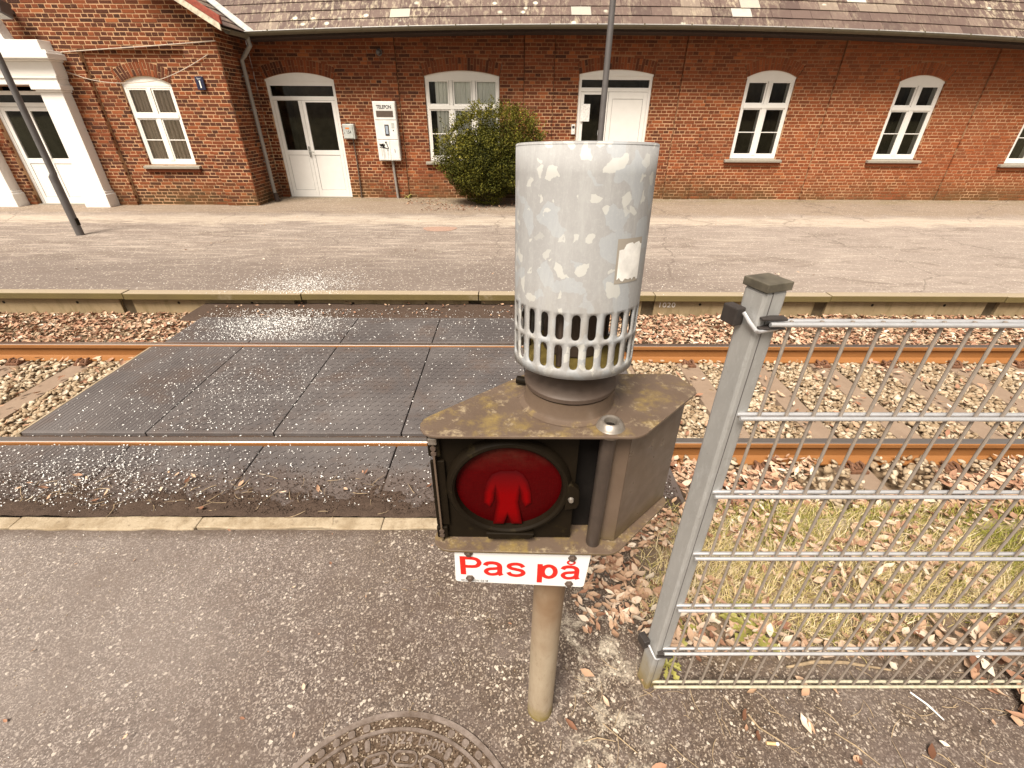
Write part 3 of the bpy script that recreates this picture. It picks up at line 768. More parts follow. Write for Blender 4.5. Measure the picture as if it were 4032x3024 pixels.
for xa, xb, lab in ((-3.475, -3.442, 'pale worn edge board along the left end of the rubber crossing'), (1.037, 1.068, 'pale edge board along the right end of the rubber crossing')):
    m = MB(); m.prism([(xa, -0.14), (xb, -0.14), (xb, -0.004), (xa + 0.006, -0.010), (xa, -0.03)] if xa < 0 else [(xa, -0.14), (xb, -0.14), (xb, -0.03), (xb - 0.006, -0.010), (xa, -0.004)], 2.56, 3.93, 'y')
    tag(m.build('edge_board', M['kerb_concrete'], loc=((xa + xb) / 2, 3.2, 0)), lab, 'edge board')
grid('flangeway_soil', -3.44, 1.03, 2.526, 2.564, 120, 4, lambda x, y: -0.028 + 0.012 * (vnoise(x, y, 9, 23) - 0.5), M['mat_soil'])
# ballast stones
ICO_V = []
ph = (1 + 5 ** .5) / 2
for a, b_ in ((1, ph), (-1, ph), (1, -ph), (-1, -ph)):
    ICO_V += [(0, a, b_), (a, b_, 0), (b_, 0, a)]
ICO_V = np.array(ICO_V) / math.sqrt(1 + ph * ph)


def hull_tris(v):
    n = len(v); T = []
    for i in range(n):
        for j in range(i + 1, n):
            for k in range(j + 1, n):
                nrm = np.cross(v[j] - v[i], v[k] - v[i]); dd = (v - v[i]) @ nrm
                if dd.max() < 1e-6: T.append((i, j, k))
                elif dd.min() > -1e-6: T.append((i, k, j))
    return np.array(T)


ICO_T = hull_tris(ICO_V)
stone_t = []
for s in range(8):
    r = np.random.default_rng(s); v = ICO_V * (1 + r.uniform(-0.32, 0.28, (12, 1))) * r.uniform(0.75, 1.15, 3); stone_t.append((v * np.array([1.15, 0.95, 0.72]), ICO_T))


def uniform(x0, x1, y0, y1, dens):
    n = int((x1 - x0) * (y1 - y0) * dens); return RNG.uniform(x0, x1, n), RNG.uniform(y0, y1, n)


zones = [(-5.8, -3.46, 2.53, 3.96, 1500, -0.195), (1.04, 7.5, 2.53, 3.96, 1500, -0.195), (-6.4, -3.46, 2.53, 3.96, 1500, -0.18), (1.04, 8.0, 2.53, 3.96, 1500, -0.18), (-8.2, -3.4, 4.06, 5.1, 420, -0.165), (1.04, 9.5, 4.06, 5.1, 420, -0.165),
         (1.05, 7.0, 1.80, 2.45, 800, -0.14), (-6.5, -3.46, 1.8, 2.45, 400, -0.15)]
PX, PY, PZ = [], [], []
for x0, x1, y0, y1, dn, z in zones:
    a, b_ = uniform(x0, x1, y0, y1, dn); zz = np.full(len(a), z) + RNG.uniform(-0.02, 0.03, len(a))
    if y0 < 2: zz += 0.10 * np.clip((2.3 - b_) / 0.45, 0, 1)
    # keep the sleeper tops clear
    near = np.min(np.abs(a[:, None] - np.array(sl_x)[None]), 1); keep = (near > 0.118) | (RNG.random(len(a)) < 0.015) | (y0 > 4)
    PX.append(a[keep]); PY.append(b_[keep]); PZ.append(zz[keep])
PX, PY, PZ = map(np.concatenate, (PX, PY, PZ)); n = len(PX)
S = RNG.uniform(0.012, 0.027, n)[:, None] * np.stack([RNG.uniform(0.8, 1.4, n), RNG.uniform(0.8, 1.3, n), RNG.uniform(0.6, 1.0, n)], 1)
scatter('ballast_stones', stone_t, np.stack([PX, PY, PZ], 1), rotmats(RNG.uniform(0, 6.3, n), RNG.uniform(-.6, .6, n), RNG.uniform(-.6, .6, n)), S, np.clip(RNG.normal(0.55, 0.24, n), 0, 1), M['ballast'])

# dead leaves
leaf_t = []
for s in range(7):
    r = np.random.default_rng(40 + s); cu = r.uniform(0.25, 1.1); tw = r.uniform(-0.3, 0.3); wd = r.uniform(0.5, 0.9)
    L = np.linspace(-1, 1, 5); wid = np.array([0.05, 0.75, 1.0, 0.7, 0.03]) * wd * 0.62; v = []
    for q, (a, ww) in enumerate(zip(L, wid)):
        z0 = cu * 0.35 * a * a + tw * 0.3 * a
        v += [(a, -ww * r.uniform(.75, 1.2), z0 + cu * ww * 0.7), (a, 0, z0), (a, ww * r.uniform(.75, 1.2), z0 + cu * ww * r.uniform(0.2, 0.9))]
    T = []
    for q in range(4):
        for k in range(2):
            a0 = q * 3 + k; T += [(a0, a0 + 3, a0 + 4), (a0, a0 + 4, a0 + 1)]
    leaf_t.append((np.array(v), np.array(T)))
LX, LY, LZ, LS, LT = [], [], [], [], []


def leaves(x0, x1, y0, y1, dens, z, s0, s1, tm=0.6, ts=0.22, mask=None):
    a, b_ = uniform(x0, x1, y0, y1, dens)
    if mask is not None:
        k = mask(a, b_); a, b_ = a[k], b_[k]
    zz = (z(a, b_) if callable(z) else np.full(len(a), z)) + RNG.uniform(0, 0.025, len(a))
    LX.append(a); LY.append(b_); LZ.append(zz); LS.append(RNG.uniform(s0, s1, len(a))); LT.append(np.clip(RNG.normal(tm, ts, len(a)), 0, 1))


leaves(-8.2, -3.42, 4.06, 5.1, 900, -0.15, 0.018, 0.04, 0.52, 0.24)
leaves(1.04, 9.5, 4.06, 5.1, 900, -0.15, 0.018, 0.042, 0.52, 0.24)
leaves(-6.4, -3.46, 2.55, 3.95, 70, -0.15, 0.02, 0.04)
leaves(1.04, 8, 2.55, 3.95, 60, -0.15, 0.02, 0.04)
leaves(1.05, 7, 1.80, 2.44, 1100, lambda x, y: -0.12 + 0.11 * np.clip((2.3 - y) / 0.45, 0, 1), 0.018, 0.04, mask=lambda x, y: vnoise(x, y, 3, 31) > 0.35)
leaves(0.42, 4.6, 1.02, 1.80, 900, 0.018, 0.014, 0.036, 0.70, 0.2, mask=lambda x, y: vnoise(x, y, 3.4, 33) > 0.34)
leaves(0.30, 0.85, 1.05, 1.88, 1500, 0.005, 0.012, 0.029, 0.62, 0.22, mask=lambda x, y: vnoise(x, y, 5, 35) > 0.42)
leaves(0.28, 1.5, 1.62, 1.90, 900, 0.014, 0.012, 0.03, 0.6, 0.22)
leaves(0.2, 4.0, 0.45, 1.05, 34, 0.004, 0.015, 0.034, 0.6, 0.25)
leaves(1.85, 2.6, 0.78, 1.0, 420, 0.006, 0.02, 0.05, 0.5, 0.2)
leaves(-3.4, 0.9, 1.80, 2.15, 28, 0.012, 0.010, 0.026, 0.6, 0.25)
leaves(-3.4, 1.0, 4.62, 5.08, 60, 0.002, 0.01, 0.024, 0.5, 0.25)
leaves(-2.4, 0.6, 10.2, 11.7, 110, ZP + 0.003, 0.018, 0.034, 0.35, 0.2, mask=lambda x, y: vnoise(x, y, 1.5, 36) > 0.3)
leaves(-6, 6, 5.3, 10, 0.7, ZP + 0.003, 0.012, 0.026, 0.7, 0.2)
leaves(-2.2, 0.1, 0.5, 1.7, 9, 0.003, 0.006, 0.014, 0.6, 0.25)
LX, LY, LZ, LS, LT = map(np.concatenate, (LX, LY, LZ, LS, LT)); n = len(LX)
scatter('fallen_leaves', leaf_t, np.stack([LX, LY, LZ], 1), rotmats(RNG.uniform(0, 6.3, n), RNG.normal(0, .35, n), RNG.normal(0, .35, n)), np.stack([LS, LS, LS], 1), LT, M['leaf_dead'])

# grass beyond the fence: dry straw with greener tufts
blade = []
for s in range(6):
    r = np.random.default_rng(90 + s); bend = r.uniform(0.3, 1.1); v = []
    for q in range(4):
        a = q / 3; ww = 0.028 * (1 - a * 0.9); v += [(-ww, a * math.sin(bend * a), a * math.cos(bend * a * 1.1) * 0.9), (ww, a * math.sin(bend * a), a * math.cos(bend * a * 1.1) * 0.9)]
    blade.append((np.array(v), np.array([t for q in range(3) for t in ((2 * q, 2 * q + 1, 2 * q + 3), (2 * q, 2 * q + 3, 2 * q + 2))])))
a, b_ = uniform(0.40, 4.6, 0.98, 1.86, 19000)
nz = vnoise(a, b_, 4.2, 51); gz = vnoise(a, b_, 2.6, 52)
edge = np.clip((b_ - 0.98 - 0.22 * vnoise(a, b_, 3, 55)) / 0.12, 0, 1) * np.clip((a - 0.5 - 0.35 * vnoise(a, b_, 2.5, 56)) / 0.2, 0, 1)
k = (RNG.random(len(a)) < (0.25 + 0.9 * nz) * edge); a, b_, gz = a[k], b_[k], gz[k]
n = len(a)
green = np.clip((gz - 0.55) * 4, 0, 1) * (a > 1.0) + np.clip((b_ - 1.62) * 3, 0, 0.7)
tn = np.where(RNG.random(n) < green * 0.75 + 0.10, RNG.uniform(0.05, 0.42, n), RNG.uniform(0.45, 1.0, n))
ln = RNG.uniform(0.035, 0.10, n)
tilt = np.where(tn < 0.45, RNG.normal(0, 0.45, n), RNG.normal(0, 1.0, n))
scatter('grass', blade, np.stack([a, b_, np.full(n, 0.0)], 1), rotmats(RNG.uniform(0, 6.3, n), tilt, RNG.normal(0, 0.3, n)), np.stack([ln * 0.9, ln, ln], 1), tn, M['grass'])

# pale grit and salt lying on the crossing and the paths
GX, GY, GZ = [], [], []


def grit(x0, x1, y0, y1, dens, z, f=None):
    a, b_ = uniform(x0, x1, y0, y1, dens)
    if f is not None:
        k = RNG.random(len(a)) < f(a, b_); a, b_ = a[k], b_[k]
    GX.append(a); GY.append(b_); GZ.append(np.full(len(a), z))


def blob(cx, cy, sx, sy): return lambda x, y: np.exp(-((x - cx) / sx) ** 2 - ((y - cy) / sy) ** 2)


grit(-3.4, 1.0, 2.58, 3.9, 420, 0.004, lambda x, y: 0.3 + 0.7 * vnoise(x, y, 2.5, 61))
grit(-3.4, 1.0, 2.58, 3.9, 1700, 0.004, blob(-2.2, 3.1, 0.65, 0.6))
grit(-3.4, 1.0, 4.06, 4.9, 10000, 0.005, blob(-2.5, 4.45, 0.5, 0.40))
grit(-3.4, 1.0, 4.06, 4.9, 420, 0.005)
grit(-4.6, -0.5, 5.04, 6.4, 7000, ZP + 0.008, blob(-2.55, 5.3, 0.5, 0.40))
grit(-4.6, 3, 5.04, 6.4, 30, ZP + 0.008)
grit(-3.4, 1.0, 2.53, 2.562, 900, -0.022)
grit(-3.4, 1.0, 1.86, 2.42, 600, 0.008)
grit(-3.4, 1.0, 1.80, 2.42, 4200, 0.012, blob(-2.6, 2.05, 0.6, 0.28))
grit(-3.2, 2.2, 0.45, 1.7, 130, 0.002)
GX, GY, GZ = map(np.concatenate, (GX, GY, GZ)); n = len(GX)
S = (0.0012 + 0.0042 * RNG.random(n) ** 2.3) * np.where(GY < 1.75, 0.42, 1.0) * np.where(GY > 4, 1.15, 1.0)
scatter('white_grit', stone_t[:3], np.stack([GX, GY, GZ], 1), rotmats(RNG.uniform(0, 6.3, n), RNG.uniform(-.6, .6, n), RNG.uniform(-.6, .6, n)), np.stack([S * RNG.uniform(.8, 2, n), S, S * .7], 1), np.full(n, .5), M['salt'])
# fine pale chippings loose on the near path
a, b_ = uniform(-3.4, 2.6, 0.4, 1.69, 420); k = RNG.random(len(a)) < 0.35 + 0.6 * vnoise(a, b_, 3, 65); a, b_ = a[k], b_[k]; n = len(a)
S = RNG.uniform(0.0012, 0.0030, n)
scatter('stone_chippings', stone_t[:4], np.stack([a, b_, np.full(n, 0.0005)], 1), rotmats(RNG.uniform(0, 6.3, n), RNG.uniform(-.6, .6, n), RNG.uniform(-.6, .6, n)), np.stack([S * RNG.uniform(.8, 1.6, n), S, S * .6], 1), np.clip(RNG.normal(0.72, 0.25, n), 0, 1), M['ballast'])
# soil crumbs on the near panels
a, b_ = uniform(-3.4, 1.0, 1.80, 2.38, 5200); k = RNG.random(len(a)) < np.clip((2.38 - b_) / 0.42, 0, 1) ** 1.6 * (0.35 + vnoise(a, b_, 4, 66)); a, b_ = a[k], b_[k]; n = len(a); S = RNG.uniform(0.0015, 0.005, n)
scatter('soil_crumbs', stone_t[:4], np.stack([a, b_, 0.016 - (b_ - 1.79) * 0.03], 1), rotmats(RNG.uniform(0, 6.3, n), RNG.uniform(-.6, .6, n), RNG.uniform(-.6, .6, n)), np.stack([S * 1.3, S, S * .6], 1), np.full(n, .5), M['mat_soil'])
# twigs and straws
tw = MB()
def twig(x, y, L, az, r, z=0.006):
    p = []; c0 = random.uniform(-0.5, 0.5)
    for i in range(5):
        t = i / 4 - 0.5; p.append((x + L * t * math.cos(az) - c0 * L * t * t * math.sin(az), y + L * t * math.sin(az) + c0 * L * t * t * math.cos(az), z + random.uniform(0, 0.006)))
    tw.tube(p, [r, r, r * 0.9, r * 0.7, r * 0.4], 5)
for k in range(150):
    twig(random.uniform(0.15, 2.6), random.uniform(0.5, 1.0), random.uniform(0.02, 0.11), random.uniform(0, 6.3), random.uniform(0.0006, 0.0018))
for k in range(60):
    twig(random.uniform(-0.7, 0.5), random.uniform(0.62, 1.7), random.uniform(0.015, 0.05), random.uniform(0, 6.3), random.uniform(0.0005, 0.0011))
for k in range(110):
    twig(random.uniform(-3.0, 0.9), random.uniform(1.78, 2.1), random.uniform(0.02, 0.12), random.uniform(0, 6.3), random.uniform(0.0008, 0.0022), 0.014)
tw.build('twig_litter', M['twig'], kind='stuff')


def stick(name, pts, r, mat, label, cat):
    m = MB(); m.tube(pts, r, 7); o = m.build(name, mat, loc=pts[0], smooth=True); tag(o, label, cat)


stick('stick', [(1.13, 0.985, 0.012), (1.25, 1.002, 0.02), (1.38, 1.0, 0.018), (1.55, 0.975, 0.01)], [0.005, 0.0075, 0.007, 0.004], M['twig'], 'lichen-covered stick lying on dark soil just behind the bottom fence wire', 'stick')
stick('stick', [(1.57, 0.895, 0.006), (1.60, 0.85, 0.01), (1.625, 0.80, 0.006)], [0.003, 0.004, 0.0025], M['paper'], 'short white peeled stick on the dark soil in front of the fence', 'stick')
stick('twig', [(0.90, 0.82, 0.006), (0.92, 0.775, 0.01), (0.985, 0.73, 0.008), (1.03, 0.695, 0.006)], [0.0035, 0.003, 0.002, 0.0012], M['twig'], 'forked brown twig next to the orange cigarette butt', 'twig')
stick('twig', [(1.19, 0.76, 0.006), (1.24, 0.72, 0.008), (1.29, 0.665, 0.006)], [0.0022, 0.0025, 0.0015], M['twig'], 'thin bare twig on the soil nearest the bottom right corner', 'twig')
stick('twig', [(0.27, 0.735, 0.005), (0.32, 0.745, 0.009), (0.385, 0.735, 0.005)], [0.0018, 0.002, 0.0014], M['twig'], 'curved pale straw on the ground right of the signal post foot', 'straw')
stick('twig', [(0.35, 0.79, 0.005), (0.40, 0.745, 0.008), (0.455, 0.70, 0.005)], [0.0018, 0.002, 0.0014], M['twig'], 'straight pale straw slanting away from the signal post foot', 'straw')
t = thing('cigarette_butt', (0.943, 0.728, 0.004), 'cigarette butt with an orange filter on the dark soil', 'cigarette butt')
m = MB(); m.tube([(0.925, 0.729, 0.006), (0.958, 0.727, 0.006)], 0.0055, 8); m.build('filter', M['cork'], t, smooth=True)
m = MB(); m.tube([(0.9585, 0.727, 0.006), (0.968, 0.7265, 0.006)], 0.0053, 8); m.build('paper_end', M['paper'], t, smooth=True)
for k, (x, y, s, lab) in enumerate([(1.86, 1.045, 0.020, 'small crumpled white paper scrap in the straw, left one of two beyond the fence'), (1.945, 1.035, 0.030, 'larger crumpled white paper scrap in the straw, right one of two beyond the fence'), (-0.115, 0.0, 0, '')]):
    if not lab: continue
    m = MB(); pts = [(x + s * math.cos(q) * random.uniform(.6, 1), y + s * math.sin(q) * random.uniform(.6, 1), 0.018 + random.uniform(0, 0.016)) for q in np.linspace(0, 5.5, 7)]
    m.add([(x, y, 0.034)] + pts + [(x, y, 0.010)], [(0, 1 + i, 1 + (i + 1) % 7) for i in range(7)] + [(8, 1 + (i + 1) % 7, 1 + i) for i in range(7)])
    tag(m.build('paper_scrap', M['paper'], loc=(x, y, 0)), lab, 'paper scrap')

# ================================================================== the station building
BLD = thing('station_building', (-2, D, ZP), 'long low red brick railway station with slate roof and white windows', 'station building')
BH, BWm = 0.067, 0.24
# openings: (plane, cx, halfwidth, z0, z_spring, rise, ring)
XW = -5.6         # corner of the wing


def opening(x0, x1, z0, zs, rise):
    hw = (x1 - x0) / 2; R = (hw * hw + rise * rise) / (2 * rise); cz = zs + rise - R
    return dict(x0=x0, x1=x1, cx=(x0 + x1) / 2, z0=z0, zs=zs, rise=rise, R=R, cz=cz)


O_MAIN = {'door1': opening(-5.40, -3.885, ZP - 0.02, 2.545, 0.125), 'win2': opening(-1.893, -0.245, 0.955, 2.625, 0.10), 'door2': opening(1.515, 3.14, ZP - 0.02, 2.675, 0.085),
          'w4': opening(5.205, 6.29, 1.035, 2.64, 0.125), 'w5': opening(8.595, 9.61, 1.035, 2.575, 0.12), 'w6': opening(11.80, 12.85, 0.96, 2.50, 0.12)}
O_WING = {'wingwin': opening(-7.775, -6.78, 0.945, 2.40, 0.128), 'door3': opening(-10.52, -9.28, ZP - 0.02, 2.30, 0.02)}
RING = 0.235


def blocked(ops, z):
    out = []
    for o in ops.values():
        if z < o['z0'] - 0.02: continue
        if z <= o['zs'] - 0.01:
            out.append((o['x0'], o['x1']))
        else:
            Ro = o['R'] + (RING if o['rise'] > 0.05 else 0.0); dz = z - o['cz']
            if dz < Ro:
                h = math.sqrt(Ro * Ro - dz * dz)
                # limit by the skewback line
                if o['rise'] > 0.05:
                    th_ = math.asin(((o['x1'] - o['x0']) / 2) / o['R']); h = min(h, dz * math.tan(th_) + 0.004)
                out.append((o['cx'] - h, o['cx'] + h))
    return sorted(out)


def subtract(a, b, blk):
    segs = [(a, b)]
    for p, q in blk:
        nx = []
        for s, e in segs:
            if q <= s or p >= e: nx.append((s, e)); continue
            if p > s: nx.append((s, p))
            if q < e: nx.append((q, e))
        segs = nx
    return segs


BR = []     # bricks: (x,y,z, w,h, rot_in_plane, facing)
wallM = MB()


def courses(a, b, y, z0, z1, ops, facing='front', limit=None, x_side=None):
    """lay cross bond between a and b; 'front' faces -Y at y, 'side' faces +X at x_side (a,b run along Y)"""
    i0 = int(math.floor(z0 / BH)); i = i0
    while (i + 1) * BH <= z1 + 1e-6:
        zc = (i + 0.5) * BH; aa, bb = a, b
        if limit:
            lo, hi = limit(zc); aa, bb = max(a, lo), min(b, hi)
            if bb - aa < 0.05: i += 1; continue
        for s, e in subtract(aa, bb, blocked(ops, zc)):
            if e - s < 0.02: continue
            e_ = 0.006
            if facing == 'front': wallM.box(s + e_, e - (0.03 if e == XW else e_), y + 0.005, y + 0.06, zc - BH / 2, zc + BH / 2); wallM.box(s, e - (0.03 if e == XW else 0), y + 0.0605, y + 0.24, zc - BH / 2, zc + BH / 2)
            else: wallM.box(x_side - 0.24, x_side - 0.005, s, e, zc - BH / 2, zc + BH / 2)
            hdr = i % 2 == 1; st = 0.12 if hdr else 0.24
            ph = 0.06 if hdr else (0.0 if i % 4 == 0 else 0.12)
            k = math.floor((s - ph) / st)
            while True:
                u0 = max(s, ph + k * st); u1 = min(e, ph + (k + 1) * st)
                if ph + k * st >= e: break
                k += 1
                if u1 - u0 < 0.022: continue
                wd = u1 - u0 - 0.0125
                jx, jz = random.uniform(-0.0025, 0.0025), random.uniform(-0.0025, 0.0025)
                dy = random.uniform(-0.003, 0.003)
                if facing == 'front': BR.append(((u0 + u1) / 2 + jx, y + dy, zc + jz, wd, 0.0535 + random.uniform(-0.003, 0.003), random.uniform(-0.012, 0.012), 'front'))
                else: BR.append((x_side - dy, (u0 + u1) / 2 + jx, zc + jz, wd, 0.055, random.uniform(-0.012, 0.012), 'side'))
        i += 1


def arch(o, y, ring=RING):
    if o['rise'] < 0.05: return
    hw = (o['x1'] - o['x0']) / 2; th = math.asin(min(1, hw / o['R'])); L = 2 * th * (o['R'] + ring / 2); nb = int(L / 0.064)
    for k in range(nb):
        a = -th + 2 * th * (k + 0.5) / nb; r = o['R'] + ring / 2
        parts = ((0.0, ring - 0.012),) if k % 2 else ((-ring / 4, ring / 2 - 0.012), (ring / 4, ring / 2 - 0.012))
        for dr, ln in parts:
            rr_ = r + dr
            BR.append((o['cx'] + rr_ * math.sin(a), y + random.uniform(-0.003, 0.003), o['cz'] + rr_ * math.cos(a), ln, 2 * th * rr_ / nb - 0.010, PI / 2 - a, 'front'))
    # mortar behind the ring
    pts_i = [(o['cx'] + o['R'] * math.sin(a), o['cz'] + o['R'] * math.cos(a)) for a in np.linspace(-th, th, 17)]
    pts_o = [(o['cx'] + (o['R'] + ring + 0.04) * math.sin(a), o['cz'] + (o['R'] + ring + 0.04) * math.cos(a)) for a in np.linspace(-th, th, 17)]
    for k in range(16):
        wallM.prism([pts_i[k], pts_i[k + 1], pts_o[k + 1], pts_o[k]][::-1], y + 0.0078, y + 0.235, 'y')


def eave_z(x):
    """the old eave hogs a little: highest near the middle door"""
    d_ = abs(x - 2.3)
    return 3.432 - (0.0027 * d_ * d_ if d_ < 9.0 else 0.0027 * 81 + (d_ - 9) * 0.0486)


# main front: lisenes stand 35 mm proud
lis = [(-3.08, -2.47), (0.30, 0.95), (3.755, 4.375), (7.15, 7.77), (10.50, 11.12), (13.9, 14.5)]
cuts = [XW] + [v for p in lis for v in p] + [XR]
for k in range(len(cuts) - 1):
    a, b = cuts[k], cuts[k + 1]; prd = k % 2 == 1
    courses(a, b, D - (0.035 if prd else 0), 0.06, 3.42, O_MAIN)
for o in O_MAIN.values(): arch(o, D)
# wing front with a sunk panel round its window, gable limit to the verge
def verge_x(z): return -5.30 - (z - 3.26) / 0.613
LIM = lambda z: (-14.4, XW if z < 3.45 else min(XW, verge_x(z)))
PANEL = (-8.30, -6.29, 2.93)
cw = dict(O_WING); cw['panel'] = dict(x0=PANEL[0], x1=PANEL[1], cx=0, z0=0.0, zs=PANEL[2], rise=0.001, R=1e9, cz=-1e9)


def blocked_wrap(ops):
    return ops


_b0 = blocked
def blocked(ops, z):
    if 'panel' in ops:
        r = _b0({k: v for k, v in ops.items() if k != 'panel'}, z)
        if z < PANEL[2]: r = r + [(PANEL[0], PANEL[1])]
        return sorted(r)
    return _b0(ops, z)


courses(-14.4, XW, DW, 0.06, 6.2, cw, limit=LIM)
courses(PANEL[0], PANEL[1], DW + 0.085, 0.06, PANEL[2] + 0.06, {'wingwin': O_WING['wingwin']})
arch(O_WING['wingwin'], DW + 0.085)
# side of the wing facing right
courses(DW + 0.012, D + 0.02, 0, 0.06, 3.35, {}, 'side', x_side=XW)
WALL = wallM.build('wall', M['mortar'], BLD)

# bricks: the 300 that show largest stand as single parts, the others are joined
def brick_unit(wd):
    m = MB(); h = 0.055; e = 0.004; hw = wd / 2
    f = [(-hw + e, 0, -h / 2 + e), (hw - e, 0, -h / 2 + e), (hw - e, 0, h / 2 - e), (-hw + e, 0, h / 2 - e)]
    g = [(-hw, e, -h / 2), (hw, e, -h / 2), (hw, e, h / 2), (-hw, e, h / 2)]
    k = [(-hw, 0.095, -h / 2), (hw, 0.095, -h / 2), (hw, 0.095, h / 2), (-hw, 0.095, h / 2)]
    fs = [(0, 1, 2, 3)] + [(4 + i, 4 + (i + 1) % 4, (i + 1) % 4, i) for i in range(4)] + [(8 + i, 8 + (i + 1) % 4, 4 + (i + 1) % 4, 4 + i) for i in range(4)]
    return f + g + k, fs


tone_b = []
for b in BR:
    n_ = vnoise(b[0] + b[1], b[2], 0.9, 71); t_ = random.gauss(0.52 + 0.12 * (n_ - 0.5), 0.20)
    if b[0] < -5.0 and random.random() < 0.24: t_ = random.uniform(0.02, 0.18)
    elif random.random() < 0.06: t_ = random.uniform(0.05, 0.2)
    tone_b.append(min(1, max(0, t_)))


def bsize(b):
    x, y, z, wd, h, r, fc = b; q = proj(x, y, z)
    if q is None or not (0 < q[0] < W_PX and 0 < q[1] < H_PX): return 0
    if 1680 < q[0] < 2620 and q[1] > 420: return 0
    if 0 < q[0] < 460 and q[1] > 170 and x < -8.7: return 0
    if fc == 'side': return 0
    A = np.array(proj(x - wd / 2, y, z)); B = np.array(proj(x + wd / 2, y, z)); C = np.array(proj(x, y, z - h / 2)); E_ = np.array(proj(x, y, z + h / 2))
    u, v = B - A, E_ - C
    return abs(u[0] * v[1] - u[1] * v[0])


order = sorted(range(len(BR)), key=lambda i: -bsize(BR[i]))
single = set(order[:300])
bm_cache = {}
UV_, US_ = brick_unit(0.229)
for i in order[:300]:
    x, y, z, wd, h, r, fc = BR[i]; tk = round(tone_b[i] * 14) / 14
    base = 0.229 if wd > 0.15 else 0.109
    key = (base, tk)
    if key not in bm_cache:
        v_, f_ = brick_unit(base); me = bpy.data.meshes.new('brick'); me.from_pydata(v_, [], f_)
        at = me.attributes.new('tone', 'FLOAT', 'POINT'); at.data.foreach_set('value', [tk] * len(v_)); me.materials.append(M['brick']); bm_cache[key] = me
    o = link('brick', bm_cache[key], WALL, (x, y, z)); o.scale = (wd / base, 1, h / 0.055); o.rotation_euler = (0, -r if fc == 'front' else 0, 0)
rest = MB()
for i, b in enumerate(BR):
    if i in single: continue
    x, y, z, wd, h, r, fc = b; v_, f_ = brick_unit(wd); cr_, sr_ = math.cos(r), math.sin(r); out = []
    for (p, q, s) in v_:
        s *= h / 0.055; p2 = p * cr_ - s * sr_; s2 = p * sr_ + s * cr_
        out.append((x + p2, y + q, z + s2) if fc == 'front' else (x - q, y + p2, z + s2))
    rest.add(out, f_, tone_b[i])
rest.build('brickwork', M['brick'], WALL, kind='stuff')

# dark rooms behind the openings
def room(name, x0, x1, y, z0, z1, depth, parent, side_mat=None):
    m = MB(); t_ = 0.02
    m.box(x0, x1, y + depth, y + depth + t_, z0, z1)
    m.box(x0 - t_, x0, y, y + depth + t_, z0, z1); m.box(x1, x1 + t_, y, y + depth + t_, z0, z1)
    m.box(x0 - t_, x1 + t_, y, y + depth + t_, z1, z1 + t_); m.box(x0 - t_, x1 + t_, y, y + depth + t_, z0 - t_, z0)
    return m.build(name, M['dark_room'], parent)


def head_board(o, y, mat, parent, name='arch_board', z_low=None):
    hw = (o['x1'] - o['x0']) / 2; th = math.asin(hw / o['R']); zl = o['zs'] - 0.035 if z_low is None else z_low
    pts = [(o['cx'] + o['R'] * math.sin(a), o['cz'] + o['R'] * math.cos(a)) for a in np.linspace(th, -th, 15)]
    m = MB(); m.prism([(o['x0'], zl), (o['x1'], zl)] + pts, y, y + 0.05, 'y'); return m.build(name, mat, parent)


def bar(m, x0, x1, z0, z1, y, d=0.045): m.box(x0, x1, y, y + d, z0, z1)


